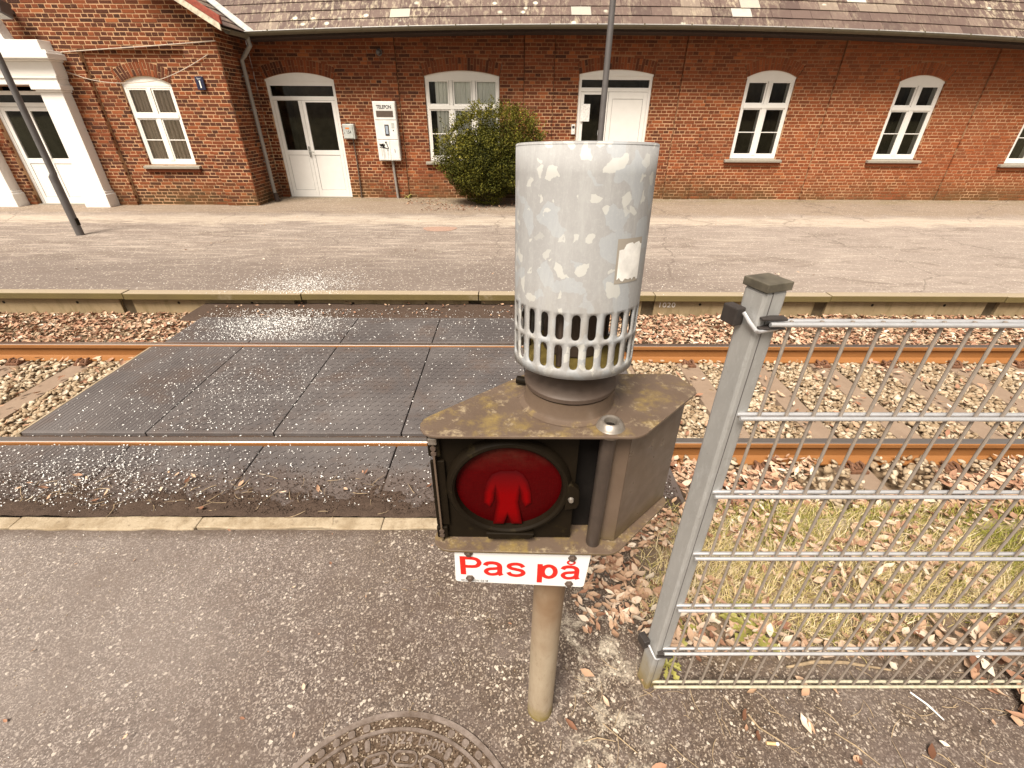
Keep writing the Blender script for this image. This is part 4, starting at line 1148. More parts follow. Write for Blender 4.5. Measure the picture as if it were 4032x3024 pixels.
def window(o, y, cols, zt, mat, curtain=None, reveal=False, sill_over=0.10, barz=0.5, lab=None, extra=0.0):
    W_ = link('window', None, BLD, (o['cx'], y, o['z0']))
    if lab: W_['label'] = lab
    yf = y + 0.045
    x0, x1, z0, z1 = o['x0'] + 0.004, o['x1'] - 0.004, o['z0'], o['zs'] - 0.03
    f = MB(); fw = 0.055
    bar(f, x0, x0 + fw, z0, z1, yf); bar(f, x1 - fw, x1, z0, z1, yf); bar(f, x0 + fw, x1 - fw, z0, z0 + 0.07, yf); bar(f, x0 + fw, x1 - fw, z1 - 0.045, z1, yf)
    bar(f, x0 + fw, x1 - fw, zt - 0.035, zt + 0.035, yf - 0.012)
    cw_ = (x1 - x0 - 2 * fw) / cols; mw = 0.045
    for k in range(1, cols):
        xm = x0 + fw + cw_ * k; bar(f, xm - mw, xm + mw, z0 + 0.07, zt - 0.035, yf - 0.006); bar(f, xm - mw * 0.8, xm + mw * 0.8, zt + 0.035, z1 - 0.045, yf - 0.006)
    f.build('frame', mat, W_, bevel=0.004)
    sash = MB()
    for k in range(cols):
        a = x0 + fw + cw_ * k + (mw if k else 0); b = x0 + fw + cw_ * (k + 1) - (mw if k < cols - 1 else 0)
        for za, zb, gl in ((z0 + 0.07, zt - 0.035, True), (zt + 0.035, z1 - 0.045, False)):
            s = 0.028; yy = yf + 0.006
            bar(sash, a, a + s, za, zb, yy, 0.035); bar(sash, b - s, b, za, zb, yy, 0.035); bar(sash, a + s, b - s, za, za + s * 1.3, yy, 0.035); bar(sash, a + s, b - s, zb - s, zb, yy, 0.035)
            if gl:
                zm = za + (zb - za) * barz; bar(sash, a + s, b - s, zm - 0.009, zm + 0.009, yy + 0.004, 0.025)
            p = MB(); p.box(a + s, b - s, yy + 0.018, yy + 0.022, za + s, zb - s); p.build('pane', M['glass'], W_)
    sash.build('sash', mat, W_, bevel=0.003)
    head_board(o, yf - 0.004, mat, W_)
    sl = MB(); sl.prism([(y - 0.085, z0 - 0.075), (y + 0.07, z0 - 0.075), (y + 0.07, z0 - 0.002), (y - 0.085, z0 - 0.03)], o['x0'] - sill_over, o['x1'] + sill_over, 'x'); sl.build('sill', M['sill_stone'], W_, bevel=0.004)
    lg = MB(); lg.box(o['x0'] - sill_over * 0.85, o['x1'] + sill_over * 0.85, y - 0.045, y + 0.05, z0 - 0.140, z0 - 0.078); lg.build('sill_brick_course', M['brick'], W_)
    room('interior', o['x0'], o['x1'], y + 0.24, o['z0'] - 0.05, o['zs'] + 0.15, 0.9, W_)
    if reveal:
        r = MB(); r.box(o['x1'] - 0.082, o['x1'] + 0.01, yf + 0.05, y + 0.20, z0, z1); r.box(o['x0'] - 0.01, o['x0'] + 0.082, yf + 0.05, y + 0.20, z0, z1)
        xm = (o['x0'] + o['x1']) / 2; r.box(xm - 0.070, xm + 0.070, yf + 0.05, y + 0.19, z0, z1)
        r.box(o['x0'] + 0.035, o['x1'] - 0.035, yf + 0.05, y + 0.26, z0 - 0.02, z0 + 0.05); r.build('reveal', mat, W_)
    if curtain:
        key, gaps = curtain
        for ga, gb in gaps:
            xs = np.linspace(o['x0'] + (o['x1'] - o['x0']) * ga, o['x0'] + (o['x1'] - o['x0']) * gb, 60)
            ys = y + 0.102 + 0.014 * np.sin(xs * 62 + 1.5 * np.sin(xs * 9)) + 0.008 * np.sin(xs * 150)
            m = MB(); q = len(xs)
            m.add([(xx, yy, z0 - 0.02) for xx, yy in zip(xs, ys)] + [(xx, yy, z1) for xx, yy in zip(xs, ys)], [(i, i + 1, q + i + 1, q + i) for i in range(q - 1)])
            m.build('curtain', M[key], W_, smooth=True)
    return W_


window(O_MAIN['win2'], D, 3, 2.035, M['white_paint'], ('net_curtain', [(0.13, 0.98)]), lab='wide window of six panes with white net curtains behind the bush')
window(O_MAIN['w4'], D, 2, 2.09, M['white_plastic'], None, True, 0.13)
window(O_MAIN['w5'], D, 2, 2.06, M['white_plastic'], None, True, 0.13)
window(O_MAIN['w6'], D, 2, 2.0, M['white_plastic'], None, True, 0.13)
window(O_WING['wingwin'], DW + 0.085, 2, 1.84, M['white_paint'], ('grey_curtain', [(0.02, 0.46), (0.5, 0.98)]), lab='window with flaking paint and grey curtains in the gabled wing')

# doors
def leaf(m, x0, x1, z0, z1, y, g0, g1, p0, p1, st=0.075):
    """frame of one glazed leaf: glass between g0 and g1, panel between p0 and p1"""
    bar(m, x0, x0 + st, z0, z1, y); bar(m, x1 - st, x1, z0, z1, y)
    bar(m, x0 + st, x1 - st, z0, p0, y); bar(m, x0 + st, x1 - st, p1, g0, y); bar(m, x0 + st, x1 - st, g1, z1, y)


def door_unit(o, y, split, left, right, trans, mat, lab):
    """left/right: (glass z0, z1, panel z0, z1); trans: glass z0, z1 of the fanlight"""
    Dr = link('door', None, BLD, (o['cx'], y, ZP)); Dr['label'] = lab
    yf = y + 0.05; x0, x1, zs = o['x0'] + 0.004, o['x1'] - 0.004, o['zs'] - 0.03
    f = MB(); fw = 0.06
    bar(f, x0, x0 + fw, ZP, zs, yf, 0.06); bar(f, x1 - fw, x1, ZP, zs, yf, 0.06); bar(f, x0 + fw, x1 - fw, trans[1], zs, yf, 0.06); bar(f, x0 + fw, x1 - fw, trans[0] - 0.075, trans[0], yf, 0.06)
    f.build('frame', mat, Dr, bevel=0.004)
    p = MB(); p.box(x0 + fw, x1 - fw, yf + 0.03, yf + 0.036, trans[0], trans[1]); p.build('pane', M['glass'], Dr)
    for q, (a, b, spec) in enumerate(((x0 + fw + 0.004, split - 0.004, left), (split + 0.004, x1 - fw - 0.004, right))):
        g0, g1, p0, p1 = spec; zt = trans[0] - 0.08; m = MB(); yl = yf + (0.012 if q == 0 else 0.004)
        if g1 > g0:
            leaf(m, a, b, ZP + 0.01, zt, yl, g0, g1, p0, p1)
            g = MB(); g.box(a + 0.075, b - 0.075, yl + 0.02, yl + 0.026, g0, g1); g.build('pane', M['glass'], Dr)
        else:
            st = 0.09; bar(m, a, a + st, ZP + 0.01, zt, yl); bar(m, b - st, b, ZP + 0.01, zt, yl); bar(m, a + st, b - st, ZP + 0.01, p0, yl); bar(m, a + st, b - st, p1, zt, yl)
        m.build('door_leaf', mat, Dr, bevel=0.004)
        if p1 > p0:
            st = 0.075 if g1 > g0 else 0.09
            k = MB(); k.box(a + st + 0.007, b - st - 0.007, yl + 0.010, yl + 0.04, p0 + 0.007, p1 - 0.007); k.build('panel', mat, Dr, bevel=0.003)
            k = MB(); k.box(a + st - 0.002, b - st + 0.002, yl + 0.022, yl + 0.043, p0 - 0.002, p1 + 0.002); k.build('panel_joint', M['grey_joint'], Dr)
    hd = MB(); hd.box(split - 0.05, split - 0.015, yf - 0.012, yf + 0.004, 1.02, 1.24); hd.tube([(split - 0.03, yf - 0.015, 1.13), (split - 0.03, yf - 0.055, 1.13), (split + 0.09, yf - 0.055, 1.125)], 0.010, 8)
    hd.build('handle', M['zinc'], Dr, smooth=True)
    if o['rise'] > 0.05: head_board(o, yf - 0.02, mat, Dr, z_low=zs - 0.005)
    th = MB(); th.box(o['x0'], o['x1'], y - 0.06, y + 0.12, ZP - 0.03, ZP + 0.012); th.build('threshold', M['sill_stone'], Dr)
    room('interior', o['x0'], o['x1'], y + 0.24, ZP, o['zs'] + 0.12, 1.0, Dr)
    return Dr


d1 = door_unit(O_MAIN['door1'], D, -4.70, (1.16, 2.15, 0.29, 1.06), (1.16, 2.12, 0.29, 1.06), (2.235, 2.43), M['white_plastic'], 'white double door with tall dark glass beside the downpipe')
d2 = door_unit(O_MAIN['door2'], D, 2.20, (0.34, 2.30, 0.2, 0.2), (0, 0, 0.30, 2.22), (2.43, 2.575), M['white_plastic'], 'white solid door with dark side glass behind the lamp post')
d3 = door_unit(O_WING['door3'], DW + 0.06, -9.93, (1.05, 1.92, 0.27, 0.95), (1.05, 1.92, 0.27, 0.95), (2.07, 2.20), M['white_plastic'], 'white double door inside the white portal of the wing')
m = MB(); m.box(1.60, 1.80, D + 0.028, D + 0.032, 1.78, 2.12); o = m.build('paper_notice', M['paper'], d2)
m = MB(); m.box(2.02, 2.06, D + 0.03, D + 0.034, 1.50, 1.60); m.build('door_sticker', M['paper'], d2)

# portal
POR = link('portal', None, BLD, (-9.97, DW, ZP)); POR['label'] = 'white classical portal of two pilasters and a stepped entablature'
ys = M['white_stone_paint']
for sgn, nm in ((1, 0), (-1, 1)):
    cx = -9.97; a, b = (cx + sgn * 0.78, cx + sgn * 1.22); a, b = min(a, b), max(a, b)
    m = MB(); yb = DW - 0.22
    m.box(a - 0.05, b + 0.05, yb - 0.06, DW + 0.06, ZP - 0.05, ZP + 0.26); m.box(a - 0.025, b + 0.025, yb - 0.03, DW + 0.06, ZP + 0.26, ZP + 0.31)
    m.build('plinth', ys, POR, bevel=0.012)
    m = MB(); m.box(a, b, yb, DW + 0.06, ZP + 0.31, 2.24); m.build('pilaster', ys, POR, bevel=0.01)
    m = MB(); m.box(a - 0.03, b + 0.03, yb - 0.035, DW + 0.06, 2.24, 2.28); m.box(a - 0.07, b + 0.07, yb - 0.075, DW + 0.06, 2.28, 2.36); m.build('capital', ys, POR, bevel=0.008)
m = MB(); x0, x1 = -11.23, -8.71
m.box(x0, x1, DW - 0.26, DW + 0.1, 2.36, 2.46); m.box(x0 - 0.02, x1 + 0.02, DW - 0.28, DW + 0.1, 2.46, 2.50); m.box(x0 - 0.03, x1 + 0.03, DW - 0.27, DW + 0.1, 2.50, 2.73); m.build('frieze', ys, POR, bevel=0.008)
m = MB(); m.box(x0 - 0.06, x1 + 0.06, DW - 0.32, DW + 0.1, 2.73, 2.765); m.box(x0 - 0.14, x1 + 0.14, DW - 0.42, DW + 0.1, 2.765, 2.855); m.box(x0 - 0.10, x1 + 0.10, DW - 0.36, DW + 0.1, 2.855, 2.90); m.build('cornice', ys, POR, bevel=0.01)
m = MB(); m.box(x0 + 0.05, x1 - 0.04, DW - 0.28, DW + 0.1, 2.90, 3.06); m.build('blocking_course', ys, POR, bevel=0.01)
m = MB(); m.prism([(-10.55, 3.06), (-9.40, 3.06), (-9.50, 3.42), (-10.45, 3.42)], DW - 0.22, DW + 0.1, 'y'); m.build('attic', ys, POR, bevel=0.01)

# roof over the long front: every slate its own piece as far as the limit goes
ROOF = link('roof', None, BLD, (2, 11.45, 3.4))
PITCH_R = math.radians(43); YG = 11.27
ca, sa = math.cos(PITCH_R), math.sin(PITCH_R)
def roof_pt(x, s, n_=0.0): return (x, YG + s * ca - n_ * sa, eave_z(x) + 0.005 + s * sa + n_ * ca)
xs = np.linspace(-5.4, XR, 44)
m = MB()
for a, b in zip(xs[:-1], xs[1:]):
    m.add([roof_pt(a, 0.02, -0.03), roof_pt(b, 0.02, -0.03), roof_pt(b, 6.5, -0.03), roof_pt(a, 6.5, -0.03)], [(0, 1, 2, 3)])
m.build('roof_deck', M['dark_wood'], ROOF)
m = MB()   # soffit, closed box from wall head to gutter
for a, b in zip(xs[:-1], xs[1:]):
    za, zb_ = eave_z(a) - 0.10, eave_z(b) - 0.10
    m.add([(a, 11.30, za), (b, 11.30, zb_), (b, 12.2, zb_ + 0.03), (a, 12.2, za + 0.03), (a, 11.30, za + 0.10), (b, 11.30, zb_ + 0.10)], [(3, 2, 1, 0), (0, 1, 5, 4)])
m.build('soffit', M['dark_wood'], ROOF)
EXP, SWD = 0.25, 0.40
pale_at = [(-2.15, 3.63), (1.26, 3.68), (4.62, 3.82), (4.75, 3.70), (7.05, 3.93), (7.28, 3.77)]
def valley_x(s):
    """roofs of the long front and of the wing meet along this line"""
    z = eave_z(-5.0) + s * sa
    return -5.22 - (z - 3.285) / 0.613 + 0.03
cnt = 0; restS = MB(); slate_single = []
for r in range(18):
    s0 = r * EXP; k = 0
    x = -7.4 + (SWD / 2 if r % 2 else 0)
    while x < XR:
        a, b = x + 0.003, x + SWD - 0.003; x += SWD
        vx = valley_x(s0 + 0.1)
        if b < vx: continue
        a = max(a, vx - 0.02)
        t_ = min(0.92, max(0, random.gauss(0.45, 0.2)))
        cxm = (a + b) / 2; zc = eave_z(cxm) + (s0 + 0.12) * sa
        if any(abs(cxm - p) < 0.21 and abs(zc - q) < 0.095 for p, q in pale_at): t_ = random.uniform(0.95, 1.0)
        if cxm > 3 and 0.4 < s0 and random.random() < 0.08: t_ = random.uniform(0.86, 0.935)
        lift = 0.010 + random.uniform(0, 0.004); ang = random.uniform(-0.004, 0.004)
        P0 = [roof_pt(a, s0 - 0.015 + ang, lift + 0.010), roof_pt(b, s0 - 0.015 - ang, lift + 0.010), roof_pt(b, s0 + EXP + 0.05, 0.0), roof_pt(a, s0 + EXP + 0.05, 0.0),
              roof_pt(a, s0 - 0.015 + ang, lift), roof_pt(b, s0 - 0.015 - ang, lift), roof_pt(b, s0 + EXP + 0.05, -0.008), roof_pt(a, s0 + EXP + 0.05, -0.008)]
        fs = [(0, 1, 2, 3), (4, 5, 1, 0), (5, 6, 2, 1), (7, 4, 0, 3), (7, 6, 5, 4)]
        q = proj(*P0[0])
        if q and r < 7 and -60 < q[0] < W_PX + 40 and q[1] > -40 and cnt < 300:
            mm = MB(); mm.add(P0, fs, t_); mm.build('slate', M['slate'], ROOF, loc=P0[0]); cnt += 1
        else:
            restS.add(P0, fs, t_)
restS.build('slate_rows', M['slate'], ROOF, kind='stuff')
# gutter, following the eave, with its brackets
m = MB(); gp = []
gx = np.linspace(-5.27, XR, 40); GYC = 11.21
gprof = [(0.065 * math.cos(a), 0.065 * math.sin(a)) for a in np.linspace(PI, 2 * PI, 9)]
V_, F_ = [], []
for x in gx:
    z = eave_z(x) - 0.005
    V_ += [(x, GYC + p, z + q) for p, q in gprof] + [(x, GYC + p * 0.93, z + q * 0.93) for p, q in gprof[::-1]]
q = 18
for i in range(len(gx) - 1):
    for k in range(q):
        k2 = (k + 1) % q; F_.append((i * q + k, (i + 1) * q + k, (i + 1) * q + k2, i * q + k2))
m.add(V_, F_); m.build('gutter', M['old_gutter'], ROOF, smooth=True)
m = MB(); m.tube([(x, GYC - 0.063, eave_z(x) - 0.002) for x in gx], 0.009, 8); m.build('gutter_bead', M['zinc_bright'], ROOF, smooth=True)
for k in range(22):
    x = -4.75 + 0.92 * k; z = eave_z(x) - 0.005
    m = MB(); V_ = []
    for dx in (-0.012, 0.012):
        V_ += [(x + dx, GYC + 1.10 * p, z + 1.10 * q_ + 0.004) for p, q_ in gprof]
    m.add(V_, [(i, i + 1, 9 + i + 1, 9 + i) for i in range(8)]); m.box(x - 0.012, x + 0.012, GYC - 0.075, GYC - 0.055, z - 0.02, z + 0.022); m.build('gutter_bracket', M['old_gutter'], ROOF)
# downpipe in the corner
m = MB(); m.tube([(-5.20, 11.21, 3.20), (-5.18, 11.21, 3.07), (-5.44, 11.40, 2.91), (-5.52, 11.42, 2.84), (-5.52, 11.43, 0.42), (-5.50, 11.40, 0.28), (-5.44, 11.33, 0.15)], 0.040, 12); m.build('downpipe', M['pipe_grey'], BLD, smooth=True)
for z in (2.55, 1.95, 0.95):
    m = MB(); m.tube([(-5.52, 11.43, z), (-5.52, 11.43, z + 0.035)], 0.047, 12); m.box(-5.6, -5.53, 11.42, 11.44, z + 0.008, z + 0.028); m.build('pipe_clamp', M['pipe_grey'], BLD, smooth=True)
m = MB(); m.tube([(-5.49, 11.385, 0.30), (-5.46, 11.35, 0.20), (-5.44, 11.33, 0.12)], [0.043, 0.055, 0.06], 12); m.build('downpipe_shoe', M['dark_wood'], BLD, smooth=True)

# wing roof: right-hand slope with verge, red edge and cream bargeboard
WR = link('wing_roof', None, BLD, (-10, DW, 4))
YV = DW - 0.40
def vp(x, off=0.0): return 3.175 + (-5.22 - x) * 0.613 + off
def slab(m, xa, xb, y0, y1, o0, o1):
    m.prism([(xa, vp(xa, o0)), (xb, vp(xb, o0)), (xb, vp(xb, o1)), (xa, vp(xa, o1))], y0, y1, 'y')
m = MB(); slab(m, -10.0, -5.26, YV + 0.02, DW + 0.1, 0.03, 0.055); m.build('verge_soffit', M['cream_paint'], WR)
m = MB(); slab(m, -10.0, -5.24, YV - 0.012, YV + 0.02, 0.0, 0.115); m.build('bargeboard', M['cream_paint'], WR, bevel=0.006)
m = MB(); slab(m, -10.0, -5.21, YV - 0.02, YV + 0.045, 0.116, 0.235); m.build('verge_trim', M['red_paint'], WR, bevel=0.006)
m = MB(); slab(m, -10.0, -5.24, YV + 0.046, D + 6, 0.056, 0.085); m.build('wing_roof_deck', M['dark_wood'], WR)
tot = math.hypot(1, 0.613); wsl = MB()
for r in range(20):
    xa = -5.20 - r * 0.25 / tot; xb = xa - 0.29 / tot; y = YV + 0.0 - (0.2 if r % 2 else 0)
    while y < D + 3:
        y0 = max(y + 0.003, YV + 0.046); y1 = y + 0.397; y += 0.40
        if y1 < y0: continue
        t_ = min(0.9, max(0, random.gauss(0.42, 0.18)))
        P0 = [(xa, y0, vp(xa, 0.115)), (xa, y1, vp(xa, 0.115)), (xb, y1, vp(xb, 0.097)), (xb, y0, vp(xb, 0.097)), (xa, y0, vp(xa, 0.105)), (xa, y1, vp(xa, 0.105)), (xb, y1, vp(xb, 0.088)), (xb, y0, vp(xb, 0.088))]
        q = proj(*P0[0])
        fs = [(0, 1, 2, 3), (4, 5, 1, 0), (5, 6, 2, 1), (7, 4, 0, 3), (7, 6, 5, 4)]
        if q and 500 < q[0] < 1000 and q[1] > -30 and y0 < D + 0.6:
            mm = MB(); mm.add(P0, fs, t_); mm.build('slate', M['slate'], WR, loc=P0[0])
        else: wsl.add(P0, fs, t_)
wsl.build('slate_rows', M['slate'], WR, kind='stuff')
m = MB(); slab(m, -14.9, -10.0, YV, D + 6, 0, 0.01)   # left-hand slope falls away from the ridge
m = MB(); zr = vp(-10.0, 0.1); m.add([(-10.0, YV, zr), (-14.9, YV, zr - 4.9 * 0.62), (-14.9, D + 6, zr - 4.9 * 0.62), (-10.0, D + 6, zr)], [(0, 1, 2, 3)]); m.build('left_slope', M['slate'], WR)
# valley flashing and short gutter end
m = MB()
pts = []
for k in range(9):
    s_ = -0.05 + k * 0.30; zc_ = eave_z(-5.1) + 0.02 + s_ * sa; xv_ = -5.22 - (zc_ - 3.29) / 0.613; yv_ = YG + s_ * ca
    pts += [(xv_ - 0.13, yv_ - 0.02, vp(xv_ - 0.13, 0.132)), (xv_, yv_, zc_ + 0.012), (xv_ + 0.13, yv_ + 0.01, zc_ + 0.035)]
m.add(pts, [f for k in range(8) for f in ((3 * k, 3 * k + 1, 3 * k + 4, 3 * k + 3), (3 * k + 1, 3 * k + 2, 3 * k + 5, 3 * k + 4))]); m.build('valley_flashing', M['zinc_bright'], ROOF)
m = MB(); V_ = []
for (x, y, z) in ((-5.17, YV + 0.05, 3.215), (-5.17, 11.0, 3.225), (-5.22, 11.20, 3.23)):
    V_ += [(x + p, y, z + q_) for p, q_ in gprof]
m.add(V_, [(i * 9 + k, i * 9 + k + 1, i * 9 + 10 + k, i * 9 + 9 + k) for i in range(2) for k in range(8)]); m.build('side_gutter', M['old_gutter'], WR, smooth=True)
# cables clipped to the wing front
def cable(pts, r=0.006):
    m = MB(); P = [Vector(p) for p in pts]; out = []
    for i in range(len(P) - 1):
        a = P[max(i - 1, 0)]; b, c_ = P[i], P[i + 1]; d_ = P[min(i + 2, len(P) - 1)]
        for k in range(6):
            t = k / 6; out.append(0.5 * ((2 * b) + (c_ - a) * t + (2 * a - 5 * b + 4 * c_ - d_) * t * t + (3 * b - a - 3 * c_ + d_) * t ** 3))
    out.append(P[-1]); m.tube(out, r, 6); return m.build('wall_cable', M['cable'], BLD, smooth=True)
yc = DW - 0.02
cable([(-8.64, yc, 2.80), (-8.60, yc, 2.885), (-8.45, yc, 2.905), (-7.09, yc, 2.985), (-6.3, yc, 3.035), (-5.60, yc, 3.085)], 0.010)
cable([(-8.70, yc, 2.60), (-8.25, yc, 2.46), (-7.72, yc, 2.405), (-7.05, yc, 2.44), (-6.63, yc, 2.54), (-6.2, yc, 2.70), (-5.82, yc, 2.87)], 0.007)

# ---- small things on the walls
t = thing('platform_number_sign', (-6.11, DW, 2.40), 'small navy enamel sign with white number 1 on the wing wall', 'sign')
m = MB(); m.box(-6.185, -6.03, DW - 0.05, DW - 0.015, 2.30, 2.52); m.build('sign_plate', M['navy_enamel'], t, bevel=0.004)
m = MB(); m.box(-6.13, -6.09, DW - 0.02, DW + 0.01, 2.36, 2.46); m.build('bracket', M['black_metal'], t)
text('number', '1', 0.17, (-6.105, DW - 0.0515, 2.385), M['white_print'], t, offset=0.003)
text('spor_word', 'Spor', 0.040, (-6.11, DW - 0.0515, 2.485), M['white_print'], t)

t = thing('telephone_box', (-2.80, D, 0.97), 'white wall telephone cabinet lettered TELEFON with graffiti on its lower door', 'telephone box')
yF = D - 0.20
m = MB(); m.box(-3.05, -2.55, yF, D - 0.036, 0.968, 2.145); m.build('cabinet', M['box_white'], t, bevel=0.008)
m = MB(); m.box(-3.03, -2.565, yF - 0.012, yF - 0.001, 1.795, 2.125); m.build('head_panel', M['box_white'], t, bevel=0.004)
m = MB(); m.box(-2.985, -2.615, yF - 0.016, yF - 0.0125, 1.985, 2.085); m.build('name_plate', M['box_white'], t)
text('telefon_lettering', 'TELEFON', 0.095, (-2.80, yF - 0.0172, 2.035), M['black_print'], t, sx=0.84, extrude=0.0005, offset=0.0025)
m = MB(); m.box(-2.985, -2.612, yF - 0.016, yF - 0.0125, 1.845, 1.965); m.build('dark_window', M['brown_metal'], t)
m = MB(); m.box(-3.03, -2.565, yF - 0.010, yF - 0.001, 1.405, 1.775); m.build('middle_door', M['box_white'], t, bevel=0.004)
m = MB(); m.box(-2.835, -2.74, yF - 0.018, yF - 0.0105, 1.48, 1.70); m.build('screen_frame', M['black_plastic'], t, bevel=0.004)
m = MB(); m.box(-2.815, -2.76, yF - 0.0205, yF - 0.0185, 1.515, 1.675); m.build('screen', M['screen_blue'], t)
m = MB(); m.box(-2.68, -2.615, yF - 0.013, yF - 0.0105, 1.63, 1.73); m.build('info_plate', M['box_grey'], t)
m = MB(); m.lathe([(0, -0.006), (0.013, -0.006), (0.013, 0.002)], (-2.645, yF - 0.010, 1.585), 12, 'y'); m.build('lock', M['black_metal'], t)
m = MB(); m.box(-3.03, -2.765, yF - 0.010, yF - 0.001, 0.985, 1.385); m.build('lower_door', M['box_white'], t, bevel=0.004)
m = MB(); m.box(-2.75, -2.565, yF - 0.010, yF - 0.001, 0.985, 1.385); m.build('side_door', M['box_white'], t, bevel=0.004)
m = MB(); m.box(-2.665, -2.655, yF - 0.016, yF - 0.0105, 1.14, 1.21); m.build('key_slot', M['black_metal'], t)
m = MB(); yy = yF - 0.0118
def stroke(x0, z0, x1, z1, wd):
    d_ = math.hypot(x1 - x0, z1 - z0); nx, nz_ = -(z1 - z0) / d_ * wd / 2, (x1 - x0) / d_ * wd / 2; stroke.k = getattr(stroke, 'k', 0) + 0.00004
    m.add([(x0 - nx, yy - stroke.k, z0 - nz_), (x1 - nx, yy - stroke.k, z1 - nz_), (x1 + nx, yy - stroke.k, z1 + nz_), (x0 + nx, yy - stroke.k, z0 + nz_)], [(0, 1, 2, 3)])
for s_ in ((-3.0, 1.29, -2.90, 1.31, .030), (-2.98, 1.27, -2.89, 1.28, .028), (-2.95, 1.31, -2.91, 1.27, .034), (-2.90, 1.25, -2.88, 1.31, .02), (-3.0, 1.245, -2.80, 1.215, .016), (-2.90, 1.25, -2.83, 1.21, .018), (-2.86, 1.33, -2.835, 1.36, .03), (-2.93, 1.24, -2.91, 1.26, .03), (-2.845, 1.34, -2.80, 1.22, .016), (-2.99, 1.30, -2.985, 1.33, .01), (-2.83, 1.19, -2.81, 1.185, .022),
           (-2.96, 1.24, -2.958, 1.05, .004), (-2.92, 1.23, -2.918, 1.0, .005), (-2.895, 1.23, -2.894, 1.03, .004), (-2.83, 1.19, -2.828, 1.0, .004), (-2.815, 1.33, -2.812, 1.08, .003)): stroke(*s_)
m.build('graffiti', M['black_print'], t)
m = MB(); m.tube([(-2.765, D - 0.10, 0.965), (-2.755, D - 0.09, 0.55), (-2.74, D - 0.085, ZP)], 0.030, 10); m.build('cable_pipe', M['pipe_grey'], t, smooth=True)

t = thing('meter_box', (-3.68, D, 1.40), 'small grey electricity box numbered 154 beside the white double door', 'meter box')
m = MB(); m.box(-3.815, -3.555, D - 0.13, D - 0.002, 1.405, 1.705); m.build('box', M['box_grey'], t, bevel=0.012)
m = MB(); m.box(-3.80, -3.585, D - 0.142, D - 0.131, 1.42, 1.69); m.build('lid', M['box_grey'], t, bevel=0.006)
m = MB(); m.box(-3.745, -3.66, D - 0.1445, D - 0.1425, 1.605, 1.635); m.build('warning_label', M['orange_print'], t)
text('number', '154', 0.095, (-3.68, D - 0.1432, 1.54), M['black_print'], t, extrude=0.0005, sx=0.8)
text('letter', 'A', 0.045, (-3.775, D - 0.1432, 1.525), M['black_print'], t, extrude=0.0005)
m = MB(); m.tube([(-3.63, D - 0.06, 1.40), (-3.625, D - 0.04, 0.9), (-3.64, D - 0.04, ZP)], 0.016, 8); m.build('cable_pipe', M['brown_metal'], t, smooth=True)

t = thing('door_intercom', (1.46, D, 1.60), 'small white door intercom with dark display left of the solid door', 'intercom')
m = MB(); m.box(1.40, 1.485, D - 0.045, D - 0.002, 1.52, 1.72); m.build('case', M['box_white'], t, bevel=0.008)
m = MB(); m.box(1.415, 1.47, D - 0.049, D - 0.0455, 1.64, 1.695); m.build('display', M['black_plastic'], t)
m = MB(); m.lathe([(0, -0.004), (0.012, -0.004), (0.012, 0.002)], (1.443, D - 0.045, 1.575), 12, 'y'); m.build('button', M['box_grey'], t)

t = thing('wall_lamp', (-2.80, D - 0.035, 3.03), 'small dark bulkhead lamp high on the brick pier above the telephone', 'lamp')
m = MB(); m.lathe([(0.0, -0.11), (0.035, -0.10), (0.05, -0.06), (0.05, 0.0)], (-2.80, D - 0.04, 3.03), 14, 'y'); m.build('lamp_body', M['lamp_paint'], t, smooth=True)
m = MB(); m.lathe([(0.0, -0.012), (0.065, -0.012), (0.065, 0.004)], (-2.80, D - 0.04, 3.03), 14, 'y'); m.build('base', M['lamp_paint'], t)

t = thing('wall_floodlight', (-9.3, DW, 3.45), 'grey metal floodlight on the wing wall above the white portal', 'floodlight')
m = MB(); m.prism([(10.28, 3.44), (10.50, 3.36), (10.56, 3.58), (10.36, 3.62)], -9.42, -9.02, 'x'); m.build('housing', M['lamp_paint'], t, bevel=0.01)
m = MB(); m.prism([(10.30, 3.428), (10.49, 3.359), (10.49, 3.352), (10.30, 3.42)], -9.39, -9.05, 'x'); m.build('lens', M['lamp_glass'], t)
m = MB(); m.box(-9.26, -9.18, 10.54, DW + 0.01, 3.46, 3.52); m.build('bracket', M['lamp_paint'], t)

# ================================================================== platform lamp posts
def lamp_post(x, y, lean, label):
    t = thing('lamp_post', (x, y, ZP), label, 'lamp post', 'lamp posts on the platform')
    m = MB(); m.tube([(x, y, ZP - 0.02), (x, y, ZP + 0.9), (x + lean * 0.9, y, ZP + 0.95), (x + lean, y, 4.4)], [0.058, 0.058, 0.046, 0.040], 14); m.build('pole', M['lamp_paint'], t, smooth=True)
    m = MB(); m.box(x + 0.035, x + 0.062, y - 0.03, y + 0.03, ZP + 0.16, ZP + 0.27); m.build('service_door', M['black_metal'], t)
    m = MB(); m.lathe([(0.03, 0), (0.16, 0.10), (0.20, 0.36), (0.0, 0.46)], (x + lean, y, 4.36), 14); m.build('lantern', M['lamp_glass'], t, smooth=True)
    m = MB(); m.lathe([(0.23, 0.34), (0.22, 0.38), (0.0, 0.50)], (x + lean, y, 4.37), 14); m.build('lantern_roof', M['lamp_paint'], t, smooth=True)
    return t


tl = lamp_post(-7.275, 7.9, 0.03, 'slim grey lamp post in front of the white portal')
m = MB(); m.tube([(-7.24, 7.87, 2.86), (-7.2, 7.82, 2.86)], 0.05, 10); m.build('clamp', M['zinc_bright'], tl, smooth=True)
lamp_post(1.39, 7.9, -0.01, 'slim grey lamp post rising behind the galvanised bell cover')

